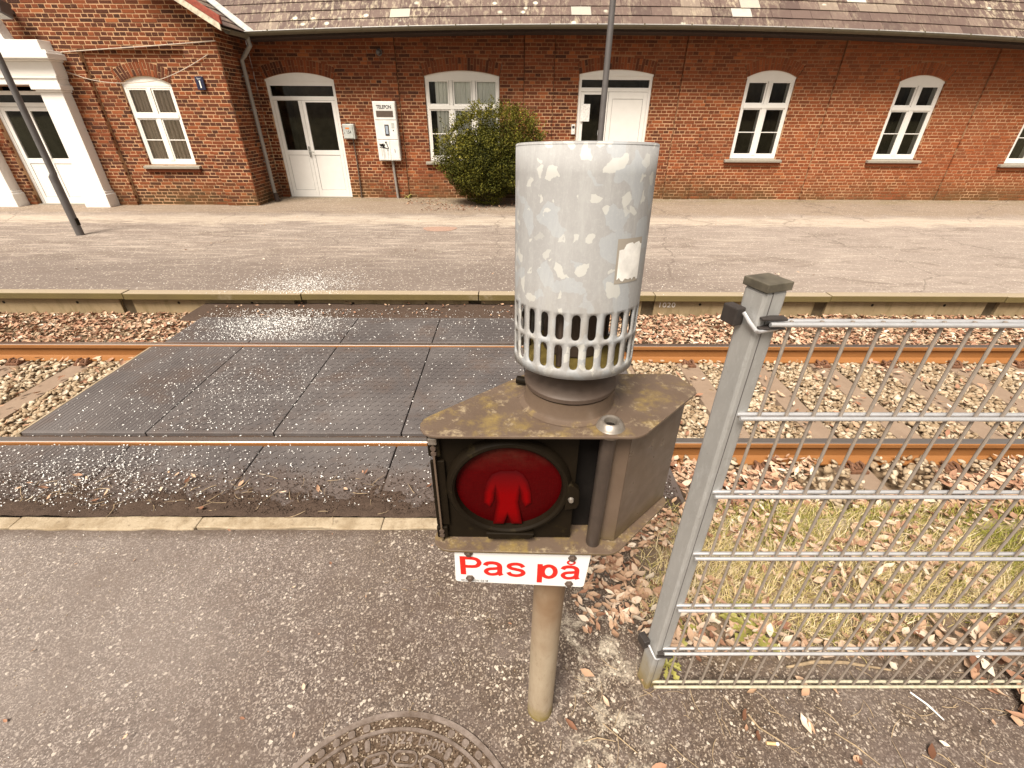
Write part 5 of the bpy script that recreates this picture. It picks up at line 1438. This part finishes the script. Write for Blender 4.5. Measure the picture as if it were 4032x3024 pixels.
# ================================================================== bush
t = thing('bush', (-0.55, 10.95, ZP), 'dense evergreen bush growing against the wall below the wide window', 'bush')
m = MB()
for k in range(16):
    a = random.uniform(0, 2 * PI); r = random.uniform(0.3, 0.9)
    m.tube([(-0.5, 11.0, ZP - 0.03), (-0.5 + r * 0.4 * math.cos(a), 11.0 + 0.25 * r * math.sin(a), ZP + 0.5), (-0.5 + r * math.cos(a), 11.0 + 0.5 * r * math.sin(a), ZP + random.uniform(0.9, 1.55))], [0.028, 0.018, 0.006], 6)
m.build('branches', M['bark'], t)
nL = 56000
u = RNG.normal(size=(nL, 3)); u /= np.linalg.norm(u, axis=1)[:, None]
lump = 0.66 + 0.30 * vnoise(u[:, 0] * 1.0 + u[:, 1] * 0.7, u[:, 2] - u[:, 1] * .5, 3.2, 81) * 1.6 + 0.14 * (vnoise(u[:, 0], u[:, 2], 7, 82) - .5)
rad = (RNG.random(nL) ** 0.34) * lump
C = np.array([-0.47, 11.02, 0.96]); R3 = np.array([1.28, 0.76, 0.90])
P = C + u * rad[:, None] * R3
# lopsided: higher towards the middle, fuller to the right at the top
P[:, 0] += 0.22 * np.clip(P[:, 2] - 1.0, 0, 1)
P[:, 2] = np.maximum(P[:, 2], ZP + 0.02 + 0.04 * RNG.random(nL))
k = (P[:, 1] < D - 0.05); P, u, rad = P[k], u[k], rad[k]
# upright sprays along the top
sp = []
for q in range(190):
    a = RNG.uniform(-1, 1); x = -0.36 + a * 1.0; z0 = 1.10 + 0.80 * math.sqrt(max(0, 1 - (a * 0.92) ** 2)) + 0.1 * RNG.random(); y0 = 11.0 + RNG.uniform(-0.35, 0.35)
    hgt = RNG.uniform(0.10, 0.34); lx = RNG.uniform(-0.05, 0.16)
    for j in range(22):
        f_ = j / 22; sp.append((x + lx * f_ + RNG.normal(0, 0.022), y0 + RNG.normal(0, 0.022), z0 - 0.08 + hgt * f_))
for q in range(46):
    a = RNG.uniform(-1.15, 1.0); x = -0.40 + a * 1.05; z0 = 1.0 + 0.82 * math.sqrt(max(0, 1 - (a * 0.86) ** 2)); y0 = 11.0 + RNG.uniform(-0.4, 0.3); hgt = RNG.uniform(0.22, 0.50); lx = RNG.uniform(-0.10, 0.10) + 0.16 * a
    for j in range(20):
        f_ = j / 20; sp.append((x + lx * f_ + RNG.normal(0, 0.012), y0 + RNG.normal(0, 0.012), z0 - 0.10 + hgt * f_))
sp = np.array(sp); us = np.tile(np.array([0, -0.3, 0.9]), (len(sp), 1))
P = np.concatenate([P, sp]); u = np.concatenate([u, us]); rad = np.concatenate([rad, np.full(len(sp), 1.15)])
n = len(P); lf = [(np.array([(0, 0, 0), (0.5, 0.26, 0.10), (1, 0, 0.0), (0.5, -0.26, 0.10)]), np.array([(0, 1, 2), (0, 2, 3)]))]
S = RNG.uniform(0.030, 0.054, n)
tn = np.clip(0.42 + 0.16 * RNG.normal(size=n) + 0.5 * np.clip(rad - 0.95, -0.3, 0.35) + 0.22 * (vnoise(P[:, 0], P[:, 2], 5, 84) - .5), 0, 1)  # inner leaves toned darker: shade inside the bush put into leaf colour
scatter('foliage', lf, P, rotmats(RNG.uniform(0, 6.3, n), RNG.uniform(-1.2, 1.2, n), RNG.uniform(-1.4, 0.2, n)), np.stack([S, S, S], 1), tn, M['bush_leaf'], t, kind=None)

# ================================================================== weeds
def weed(x, y, z, nl, L, label, seed, spread=0.5):
    r = random.Random(seed); t = thing('weed', (x, y, z), label, 'weed')
    for k in range(nl):
        a = 2 * PI * k / nl + r.uniform(-.25, .25); l = L * r.uniform(0.65, 1.1); up = r.uniform(0.25, 0.9) * spread
        m = MB(); vs = []; ns = 9
        for i in range(ns + 1):
            f_ = i / ns; wv = l * 0.13 * (0.25 + 1.1 * f_) * (1 if f_ < 0.85 else (1 - f_) / 0.15) * (1.25 if i % 2 else 0.55)
            rr_ = l * f_ * math.cos(up * (1 - f_ * 0.6)); hh = l * (math.sin(up * 1.6) * f_ - 0.42 * f_ * f_) + 0.012
            cx, cy = x + rr_ * math.cos(a), y + rr_ * math.sin(a)
            vs += [(cx - wv * math.sin(a), cy + wv * math.cos(a), z + hh + wv * 0.35), (cx, cy, z + hh), (cx + wv * math.sin(a), cy - wv * math.cos(a), z + hh + wv * 0.35)]
        fs = []
        for i in range(ns): fs += [(3 * i, 3 * i + 3, 3 * i + 4, 3 * i + 1), (3 * i + 1, 3 * i + 4, 3 * i + 5, 3 * i + 2)]
        m.add(vs, fs); m.build('leaf', M['weed_leaf'], t)


weed(1.05, 1.14, 0.01, 15, 0.135, 'big jagged-leaved green weed in the straw behind the fence', 3)
weed(0.645, 0.995, 0.004, 9, 0.085, 'small pale weed growing at the foot of the fence post', 4)
weed(0.74, 1.155, 0.004, 8, 0.10, 'yellowish weed in the straw just right of the fence post', 8)
weed(-2.50, 11.86, ZP, 10, 0.13, 'little weed at the wall foot next to the telephone cable pipe', 5, 1.1)

# ================================================================== signal
SX, SY = 0.122, 0.845
SIG = thing('pedestrian_signal', (SX, SY, 0), 'brown crossing signal with a red standing figure under a galvanised bell cover', 'crossing signal')
ZT, ZB = 1.395, 1.041


def rounded(poly, rads, n=6):
    out = []; m_ = len(poly)
    for i in range(m_):
        p = Vector(poly[i]); a = (Vector(poly[i - 1]) - p); b = (Vector(poly[(i + 1) % m_]) - p); r = rads[i]
        an = a.normalized(); bn = b.normalized(); ang = an.angle(bn); t_ = r / math.tan(ang / 2); t_ = min(t_, a.length * .45, b.length * .45); r = t_ * math.tan(ang / 2)
        c_ = p + (an + bn).normalized() * (r / math.sin(ang / 2)); s = p + an * t_; e = p + bn * t_
        a0 = math.atan2(s.y - c_.y, s.x - c_.x); a1 = math.atan2(e.y - c_.y, e.x - c_.x); dlt = (a1 - a0 + PI) % (2 * PI) - PI
        out += [(c_.x + r * math.cos(a0 + dlt * k / n), c_.y + r * math.sin(a0 + dlt * k / n)) for k in range(n + 1)]
    return out


plan = [(-0.250, 0.714), (0.262, 0.712), (0.440, 0.890), (0.402, 0.966), (0.040, 0.966)]
rads = [0.040, 0.055, 0.035, 0.03, 0.05]
top = rounded(plan, rads)
m = MB(); m.prism(top, ZT - 0.007, ZT); m.build('top_plate', M['olive_paint'], SIG, bevel=0.002)
planb = [(-0.250, 0.716), (0.252, 0.714), (0.434, 0.892), (0.400, 0.962), (0.040, 0.962)]
m = MB(); m.prism(rounded(planb, rads), ZB, ZB + 0.007); m.v = [(x, y, z - 0.028 * (x - 0.10)) for x, y, z in m.v]; m.build('bottom_plate', M['olive_paint'], SIG, bevel=0.002)
# body walls
z0, z1 = ZB + 0.0075, ZT - 0.0075
def wallp(m, pts, th=0.004):
    for (xa, ya), (xb, yb) in zip(pts[:-1], pts[1:]):
        d_ = math.hypot(xb - xa, yb - ya); nx, ny = (yb - ya) / d_ * th, -(xb - xa) / d_ * th
        m.prism([(xa, ya), (xb, yb), (xb - nx, yb - ny), (xa - nx, ya - ny)][::-1], z0, z1)
m = MB(); wallp(m, [(0.256, 0.752), (0.418, 0.900), (0.388, 0.955), (0.02, 0.955), (-0.162, 0.770), (-0.162, 0.742)]); m.build('housing', M['olive_paint'], SIG)
m = MB(); m.prism([(0.222, 0.757), (0.2545, 0.7505), (0.2545, 0.7545), (0.222, 0.7615)], z0, z1); m.build('flange', M['olive_paint'], SIG)
m = MB(); m.box(-0.155, 0.235, 0.80, 0.804, z0, z1); m.build('dark_gap_sheet', M['black_print'], SIG)  # black sheet paints the darkness of the open gap in the head
# front plate with the lens
yF = 0.757
m = MB(); m.box(-0.158, 0.148, yF, yF + 0.006, ZB + 0.012, z1 - 0.002); m.build('front_plate', M['black_metal'], SIG, bevel=0.001)
LC = (-0.001, yF, 1.222)
m = MB(); m.lathe([(0.119, 0.0), (0.121, -0.016), (0.126, -0.020), (0.132, -0.019), (0.139, -0.010), (0.141, 0.0)], LC, 64, 'y'); m.build('lens_ring', M['black_metal'], SIG, smooth=True)
m = MB(); m.lathe([(0.0, -0.010), (0.06, -0.0085), (0.10, -0.0045), (0.1185, -0.001)], LC, 56, 'y'); lens = m.build('red_lens', M['red_lens'], SIG, smooth=True)
# standing figure
fig = [(-0.014, 1.272), (0.014, 1.272), (0.030, 1.264), (0.040, 1.245), (0.047, 1.215), (0.049, 1.185), (0.042, 1.178), (0.037, 1.190), (0.034, 1.215), (0.026, 1.238), (0.022, 1.215), (0.019, 1.185), (0.024, 1.150), (0.028, 1.120), (0.013, 1.120), (0.0, 1.152)]
fig = fig[1:] + [(-x, z) for x, z in fig[::-1][1:]]
ar_ = sum(fig[i_ - 1][0] * fig[i_][1] - fig[i_][0] * fig[i_ - 1][1] for i_ in range(len(fig))); SGN = 1 if ar_ < 0 else -1
SGN = -SGN
def inset(poly, d_):
    out = []; q_ = len(poly)
    for i_ in range(q_):
        a, b, c = Vector(poly[i_ - 1]), Vector(poly[i_]), Vector(poly[(i_ + 1) % q_]); e1, e2 = (b - a).normalized(), (c - b).normalized()
        n1, n2 = Vector((e1.y, -e1.x)), Vector((e2.y, -e2.x)); nn_ = (n1 + n2).normalized(); f_ = min(1.6, 1 / max(0.5, nn_.dot(n1))); out.append((b.x - nn_.x * d_ * f_, b.y - nn_.y * d_ * f_))
    return out


m = MB()
for lay in range(7):
    d_ = -0.0055 + 0.00140 * lay
    m.add([(x - 0.004, LC[1] - 0.0112 - 0.00015 * lay, z - 0.002) for x, z in inset(fig, d_ * SGN)], [tuple(range(len(fig)))[::-1]], lay / 6)
m.build('red_figure', M['red_figure'], SIG)
# ring clasp, screw, bottom lug
m = MB(); m.prism([(0.126, 1.165), (0.153, 1.170), (0.158, 1.185), (0.156, 1.225), (0.136, 1.245), (0.128, 1.24)], yF - 0.020, yF + 0.0, 'y'); m.build('ring_clasp', M['black_metal'], SIG, bevel=0.003)
m = MB(); m.lathe([(0.0, -0.006), (0.005, -0.006), (0.007, 0.0)], (0.138, yF - 0.0205, 1.20), 12, 'y'); m.build('clasp_screw', M['steel_worn'], SIG, smooth=True)
m = MB(); m.prism([(-0.05, 1.070), (0.052, 1.070), (0.060, 1.086), (-0.055, 1.090)], yF - 0.021, yF, 'y'); m.build('ring_lug', M['black_metal'], SIG, bevel=0.003)
# hinge blocks with screws on the left edge
for za, zb in ((1.315, 1.372), (1.065, 1.10)):
    m = MB(); m.box(-0.172, -0.146, yF - 0.012, yF - 0.0005, za, zb); m.build('hinge_block', M['black_metal'], SIG, bevel=0.003)
    for zz in (za + 0.010, za + 0.024):
        m = MB(); m.lathe([(0.0, -0.003), (0.0055, -0.003), (0.0065, 0.0)], (-0.160, yF - 0.0125, zz), 12, 'y'); m.build('screw', M['brown_metal'], SIG)
m = MB(); m.box(-0.169, -0.150, yF - 0.020, yF - 0.0125, 1.352, 1.370); m.build('hinge_cap', M['steel_worn'], SIG, bevel=0.003)
m = MB(); m.box(-0.171, -0.140, yF - 0.008, yF - 0.0002, 1.105, 1.30); m.build('hinge_strip', M['black_metal'], SIG, bevel=0.002)
# padlock tube with eyelet
TX, TY = 0.206, 0.749
m = MB(); m.tube([(TX, TY, z1 - 0.002), (TX - 0.003, TY, ZB + 0.004)], 0.0165, 20); m.build('tube', M['tube_paint'], SIG, smooth=True)
m = MB(); m.lathe([(0.012, 0.0005), (0.014, 0.012), (0.019, 0.014), (0.024, 0.011), (0.028, 0.003), (0.030, 0.0003)], (TX, TY, ZT), 28); m.build('eyelet', M['steel_worn'], SIG, smooth=True)
m = MB(); m.lathe([(0.0, 0.0006), (0.0125, 0.0006)], (TX, TY, ZT), 20); m.build('eyelet_hole', M['black_print'], SIG)
m = MB(); m.lathe([(0.017, -0.0005), (0.0245, -0.002), (0.024, -0.012), (0.017, -0.016)], (TX, TY, z1), 24); m.build('tube_collar', M['steel_worn'], SIG, smooth=True)
# collar on top
CX, CY = 0.132, 0.855
m = MB(); m.lathe([(0.112, 0.001), (0.100, 0.006), (0.097, 0.012), (0.096, 0.042), (0.0, 0.042)], (CX, CY, ZT), 56); m.build('collar_base', M['olive_paint'], SIG, smooth=True)
m = MB(); m.lathe([(0.094, 0.044), (0.099, 0.047), (0.100, 0.056), (0.096, 0.061), (0.072, 0.068), (0.055, 0.082), (0.050, 0.112), (0.0, 0.112)], (CX, CY, ZT), 56); m.build('collar_dish', M['brown_metal'], SIG, smooth=True)
m = MB(); m.lathe([(0.0, 0.114), (0.098, 0.116), (0.104, 0.122), (0.100, 0.128), (0.0, 0.134)], (CX, CY, ZT), 40); m.build('bell_floor', M['moss_metal'], SIG, smooth=True)
m = MB(); m.lathe([(0.062, 0.134), (0.062, 0.26), (0.080, 0.30), (0.080, 0.40), (0.0, 0.42)], (CX, CY, ZT), 36); m.build('bell', M['brown_metal'], SIG, smooth=True)
for a in (0.6, 1.9, 3.1, 4.3, 5.5):
    m = MB(); m.tube([(CX + 0.094 * math.cos(a), CY + 0.094 * math.sin(a), ZT + 0.13), (CX + 0.094 * math.cos(a), CY + 0.094 * math.sin(a), ZT + 0.40)], 0.006, 8); m.build('cover_rod', M['brown_metal'], SIG)
m = MB(); m.tube([(0.018, 0.915, ZT + 0.012), (0.052, 0.90, ZT + 0.014)], 0.010, 10); m.build('cover_bolt', M['black_metal'], SIG, smooth=True)
# galvanised cover: slotted sheet rolled to a cylinder, leaning back a little
RC, NS = 0.1215, 26
ZC0, ZC1 = 1.507, 1.897
cellw = 2 * PI * RC / NS
V_, F_, key = [], [], {}
def vid(u_, z_):
    k = (round(u_ % (2 * PI * RC), 5), round(z_, 5))
    if k[0] >= round(2 * PI * RC, 5): k = (0.0, k[1])
    if k not in key:
        key[k] = len(V_); V_.append(k)
    return key[k]
rows = [(1.5265, 1.5745), (1.5835, 1.6315)]
zb_ = [ZC0, 1.5215, 1.579, 1.636, ZC1]
sub = 4
def quadstrip(u0, za, zb, nz_=1):
    for i in range(sub):
        for j in range(nz_):
            a = za + (zb - za) * j / nz_; b = za + (zb - za) * (j + 1) / nz_
            F_.append((vid(u0 + cellw * i / sub, a), vid(u0 + cellw * (i + 1) / sub, a), vid(u0 + cellw * (i + 1) / sub, b), vid(u0 + cellw * i / sub, b)))
for k in range(NS):
    u0 = k * cellw
    quadstrip(u0, zb_[0], zb_[1]); quadstrip(u0, zb_[3], zb_[4], 6)
    for r, (sa_, sb_) in enumerate(rows):
        za, zb2 = zb_[1 + r], zb_[2 + r]; cu_ = u0 + cellw / 2; hw = 0.0078; out, inn = [], []
        # outer ring: bottom edge, right, top, left
        for i in range(sub): out.append((u0 + cellw * i / sub, za))
        for i in range(6): out.append((u0 + cellw, za + (zb2 - za) * i / 6))
        for i in range(sub): out.append((u0 + cellw - cellw * i / sub, zb2))
        for i in range(6): out.append((u0, zb2 - (zb2 - za) * i / 6))
        cz_ = (za + zb2) / 2; hz = (sb_ - sa_) / 2 - hw
        for (a, b) in out:
            du = (a - cu_) / (cellw / 2); dz = (b - cz_) / ((zb2 - za) / 2)
            # stadium point in the matching direction
            if abs(b - cz_) <= hz * 1.02 + 0.003: inn.append((cu_ + math.copysign(hw, du), b if abs(b - cz_) <= hz else cz_ + math.copysign(hz, b - cz_)))
            else:
                sgn = math.copysign(1, b - cz_); an = math.atan2(abs(b - cz_) - hz, (a - cu_) * 1.0)
                inn.append((cu_ + hw * math.cos(an), cz_ + sgn * (hz + hw * math.sin(an))))
        no = len(out); vo = [vid(*p) for p in out]; base = len(V_); V_ += inn
        for i in range(no): F_.append((vo[i], vo[(i + 1) % no], base + (i + 1) % no, base + i))
tilt = math.radians(5.0); COVC = (SX + 0.009, SY)
def bend(u_, z_, r=RC):
    a = u_ / RC - PI / 2; x, y, z = r * math.cos(a), r * math.sin(a), z_ - ZC0
    y2 = y * math.cos(tilt) + z * math.sin(tilt); z2 = -y * math.sin(tilt) + z * math.cos(tilt)
    return (COVC[0] + x, COVC[1] + y2, ZC0 + z2)
m = MB(); m.add([bend(*p) for p in V_], F_); cov = m.build('bell_cover', M['galvanised'], SIG, smooth=True)
sm = cov.modifiers.new('sheet', 'SOLIDIFY'); sm.thickness = 0.003; sm.offset = -1
m = MB(); V2 = []
for r_, z_ in ((RC + 0.0004, ZC1 - 0.002), (RC - 0.0006, ZC1 + 0.0012), (RC - 0.003, ZC1 + 0.002), (0.06, ZC1 + 0.001), (0.001, ZC1 + 0.001)):
    V2 += [bend(u_, z_, r_) for u_ in np.linspace(0, 2 * PI * RC, 72, endpoint=False)]
m.add(V2, [(i * 72 + k, i * 72 + (k + 1) % 72, (i + 1) * 72 + (k + 1) % 72, (i + 1) * 72 + k) for i in range(4) for k in range(72)]); m.build('cover_lid', M['galvanised'], SIG, smooth=True)
# torn sticker on the cover
a0, a1 = math.radians(24), math.radians(50); m = MB(); ns = 12; V2 = []
for i in range(ns + 1):
    a = a0 + (a1 - a0) * i / ns; lo = 1.686 + random.uniform(0, 0.006) + (0.004 if i < 2 else 0); hi = 1.752 - random.uniform(0, 0.006) - (0.008 if i < 3 else 0)
    V2 += [bend((a + PI / 2 - PI / 2) * RC, lo, RC + 0.0009), bend(a * RC, hi, RC + 0.0009)]
m.add(V2, [(2 * i, 2 * i + 2, 2 * i + 3, 2 * i + 1) for i in range(ns)]); st = m.build('torn_sticker', M['paper'], SIG)
N = NT('sticker_edge', 0.8); N.col((0.30, 0.27, 0.23)); M['sticker_edge'] = N.m
m = MB(); V2 = []
for i in range(ns + 1):
    a = a0 - 0.035 + (a1 - a0 + 0.045) * i / ns
    V2 += [bend(a * RC, 1.684, RC + 0.0005), bend(a * RC, 1.758, RC + 0.0005)]
m.add(V2, [(2 * i, 2 * i + 2, 2 * i + 3, 2 * i + 1) for i in range(ns)]); m.build('sticker_residue', M['sticker_edge'], SIG)
# post
m = MB(); m.tube([(SX - 0.004, SY, -0.02), (SX - 0.004, SY, 0.5), (SX, SY, ZB - 0.0065)], 0.0465, 32); m.build('post', M['post_galv'], SIG, smooth=True)

# warning plate bolted below
PAS = thing('warning_sign', (0.03, 0.735, 0.96), 'white plate with red letters Pas på below the signal light', 'sign')
tl_ = math.radians(1.2)
m = MB(); pl = rounded([(-0.1347, 0.928), (0.190, 0.903), (0.198, 1.034), (-0.1315, 1.040)], [0.008] * 4, 4); m.prism(pl, 0.7255, 0.728, 'y'); m.build('plate', M['sign_white'], PAS)
def tw_(u_, v_): return (0.9904 * (-0.1215 + u_), 1.943 + 0.9904 * (0.9455 - 0.079 * u_ + 0.97 * v_ - 1.943))
A_ = [[(.062, .040), (.067, .0485), (.080, .0515), (.093, .048), (.098, .038), (.098, .013), (.102, .003)], [(.098, .0325), (.086, .0295), (.070, .026), (.0635, .0165), (.070, .0075), (.080, .0058), (.092, .010), (.098, .019)]]
LET = {'P': [([(.0068, 0), (.0068, .0355), (.0068, .071)], .0137, False), ([(.010, .0650), (.030, .0650), (.042, .0610), (.0475, .0490), (.042, .0370), (.030, .0330), (.010, .0330)], .0118, False)],
       'a': [(A_[0], .0125, False), (A_[1], .0112, False)],
       's': [([(.157, .040), (.150, .049), (.138, .0515), (.125, .048), (.121, .0405), (.127, .034), (.140, .030), (.153, .0255), (.157, .0165), (.150, .0085), (.138, .0055), (.125, .009), (.1195, .018)], .0118, False)],
       'p': [([(.1985, -.018), (.1985, .019), (.1985, .0565)], .0135, False), ([(.205, .028), (.209, .044), (.221, .051), (.233, .044), (.2375, .028), (.233, .012), (.221, .005), (.209, .012)], .0125, True)],
       'a_ring': [([(x_ + .1935, y_) for x_, y_ in A_[0]], .0125, False), ([(x_ + .1935, y_) for x_, y_ in A_[1]], .0112, False),
                  ([(.275 + .0085 * math.cos(q_), .0685 + .0070 * math.sin(q_)) for q_ in np.linspace(0, 2 * PI, 12, endpoint=False)], .0058, True)]}
for k_, strokes in LET.items():
    m = MB()
    for q_, (path, wd_, cl_) in enumerate(strokes): ribbon(m, path, wd_, 0.7252 - 0.00006 * q_, tw_, 5, cl_)
    m.build('letter', M['sign_red'], PAS)
text('small_print', 'SCANSIGN 0218', 0.0095, (-0.087, 0.7252, 0.930), M['black_print'], PAS, rot=(PI / 2, math.radians(3.8), 0), extrude=0.0002)
for x, z in ((-0.098, 1.034), (0.1535, 1.0165), (-0.098, 0.941), (0.1515, 0.918)):
    m = MB(); m.lathe([(0.0, -0.008), (0.006, -0.008), (0.0075, -0.004), (0.0105, -0.003), (0.011, 0.0)], (x, 0.7255, z), 6, 'y'); m.build('bolt', M['brown_metal'], PAS)
m = MB(); m.box(0.085, 0.155, 0.7285, 0.80, 0.945, 0.99); m.build('bracket', M['brown_metal'], PAS)

# ================================================================== fence
FN = thing('wire_fence', (0.56, 0.93, 0), 'galvanised double-wire fence panel on a square post beside the signal', 'fence')
rot = math.radians(20); u1 = Vector((math.cos(rot), math.sin(rot), 0)); u2 = Vector((-math.sin(rot), math.cos(rot), 0)); fc = Vector((0.537, 0.907, 0)); s = 0.061


def post_at(corner):
    def q(a, b): v = corner + u1 * a + u2 * b; return (v.x, v.y)
    m = MB(); m.prism([q(0, 0), q(s, 0), q(s, s), q(0, s)], -0.05, 1.622); m.build('post', M['fence_galv'], FN, bevel=0.007)
    m = MB(); m.prism([q(s * 0.30, -0.0008), q(s * 0.335, -0.0008), q(s * 0.335, 0.001), q(s * 0.30, 0.001)], 0.0, 1.62); m.build('weld_seam', M['lamp_paint'], FN)
    e = 0.004; m = MB(); m.prism([q(-e, -e), q(s + e, -e), q(s + e, s + e), q(-e, s + e)], 1.6225, 1.641); m.build('post_cap', M['cap_plastic'], FN, bevel=0.0015)
    for z in (1.535, 0.235):
        m = MB(); c0 = corner + u2 * (s * 0.62) - u1 * 0.001
        pts = [c0 - u1 * 0.026 - u2 * 0.0, c0 + u1 * 0.0, c0 + u2 * 0.042, c0 - u1 * 0.026 + u2 * 0.042]
        m.prism([(p.x, p.y) for p in pts], z, z + 0.042); m.build('clamp_block', M['black_plastic'], FN, bevel=0.003)
        a_ = c0 - u1 * 0.012 - u2 * 0.006; b_ = corner - u2 * 0.007 - u1 * 0.007; c_ = corner + u1 * 0.052 - u2 * 0.010
        m = MB(); m.tube([(a_.x, a_.y, z + 0.034), (a_.x * .5 + b_.x * .5, a_.y * .5 + b_.y * .5, z + 0.018), (b_.x, b_.y, z + 0.006), (b_.x + 0.006, b_.y - 0.001, z + 0.004), (c_.x, c_.y, z + 0.004)], 0.0045, 8); m.build('clamp_hoop', M['wire_galv'], FN, smooth=True)
        m = MB(); zc = z + 0.02
        m.box(corner.x + 0.002, corner.x + 0.058, 0.897, 0.919, zc + 0.008, zc + 0.014); m.box(corner.x + 0.002, corner.x + 0.06, 0.897, 0.919, zc - 0.012, zc - 0.008); m.build('clamp_jaw', M['black_plastic'], FN, bevel=0.002)


post_at(fc); post_at(fc + Vector((2.62, 0.0, 0)))
WY = 0.908
zw = [0.040, 0.272, 0.531, 0.792, 1.048, 1.308, 1.555]
x0w, x1w = 0.560, 3.14
me_f = None
for k, z in enumerate(zw):
    for dy in (-0.0095, 0.0095):
        m = MB(); m.tube([(x0w, WY + dy, z), (x1w, WY + dy, z)], 0.0058, 10); m.build('horizontal_wire', M['wire_mossy'] if k == 0 else M['wire_galv'], FN, loc=(x0w, WY, z), smooth=True)
xv = 0.610; vm = None; 
while xv < x1w - 0.05:
    if vm is None:
        m = MB(); m.tube([(xv, WY, 0.028), (xv, WY, 1.560)], 0.0040, 8); o = m.build('vertical_wire', M['wire_shaded'], FN, loc=(xv, WY, 0.5), smooth=True); vm = o.data
    else:
        link('vertical_wire', vm, FN, (xv, WY, 0.5))
    xv += 0.0665

# ================================================================== manhole cover
MX, MY, MR = -0.385, 0.362, 0.472
MH = thing('manhole_cover', (MX, MY, 0), 'round cast iron manhole cover half buried in grit at the bottom edge', 'manhole cover')
m = MB(); m.lathe([(MR - 0.022, 0.001), (MR - 0.020, 0.007), (MR - 0.002, 0.007), (MR, 0.0)], (MX, MY, 0), 96); m.build('frame_ring', M['iron_relief'], MH, smooth=True)
m = MB(); m.lathe([(MR - 0.054, 0.0045), (MR - 0.022, 0.0045)], (MX, MY, 0), 96); m.build('dirt_ring', M['cover_dirt'], MH)
m = MB(); m.lathe([(MR - 0.067, 0.003), (MR - 0.066, 0.009), (MR - 0.055, 0.009), (MR - 0.054, 0.003)], (MX, MY, 0), 96); m.build('lid_rim', M['iron_relief'], MH, smooth=True)
m = MB(); m.lathe([(0.0, 0.004), (MR - 0.067, 0.004)], (MX, MY, 0), 72); m.build('lid', M['cover_dirt'], MH)


def on_ring(r, ang):
    return MX + r * math.sin(ang), MY + r * math.cos(ang)


def pad(r, ang, w_, h_, name='relief_pad'):
    cx, cy = on_ring(r, ang); pts = []
    for i in range(14):
        a = 2 * PI * i / 14; px_, py_ = math.copysign(abs(math.cos(a)) ** 0.7, math.cos(a)) * w_, math.copysign(abs(math.sin(a)) ** 0.7, math.sin(a)) * h_
        pts.append((cx + px_ * math.cos(-ang) - py_ * math.sin(-ang), cy + px_ * math.sin(-ang) + py_ * math.cos(-ang)))
    m = MB(); m.prism(pts, 0.004, 0.0085); m.build(name, M['iron_relief'], MH, bevel=0.0015)


for a in (-44, -37.5, -31, -24.5, -18, 27, 33.5, 40): pad(0.378, math.radians(a), 0.010, 0.019)
for a in range(-60, -14, 7): pad(0.4345, math.radians(a), 0.013, 0.012)
for a in range(24, 60, 8): pad(0.4345, math.radians(a), 0.013, 0.012)
word = 'EN124 D400'
for k, ch in enumerate(word):
    if ch == ' ': continue
    a = math.radians(-10 + k * 3.6); cx, cy = on_ring(0.380, a)
    text('cast_letter', ch, 0.042, (cx, cy, 0.0045), M['iron_relief'], MH, rot=(0, 0, -a), extrude=0.002, offset=0.0008)


def loop(cx, cy, ang, L, Wd):
    pts = []
    for i in range(24):
        a = 2 * PI * i / 24; px_ = math.copysign(L - Wd, math.cos(a)) + Wd * math.cos(a); py_ = Wd * math.sin(a)
        pts.append((cx + px_ * math.cos(-ang) - py_ * math.sin(-ang), cy + px_ * math.sin(-ang) + py_ * math.cos(-ang), 0.0055))
    pts.append(pts[0]); m = MB(); m.tube(pts, 0.0045, 6, cap=False); m.build('relief_loop', M['iron_relief'], MH, smooth=True)


for a in (-31.0, -13.5, 4.0, 21.5, 39.0):
    cx, cy = on_ring(0.325, math.radians(a)); loop(cx, cy, math.radians(a), 0.042, 0.020)
    pad(0.325, math.radians(a), 0.014, 0.008)
for a in (-22, -5, 13, 31):
    cx, cy = on_ring(0.262, math.radians(a)); loop(cx, cy, math.radians(a), 0.033, 0.018)
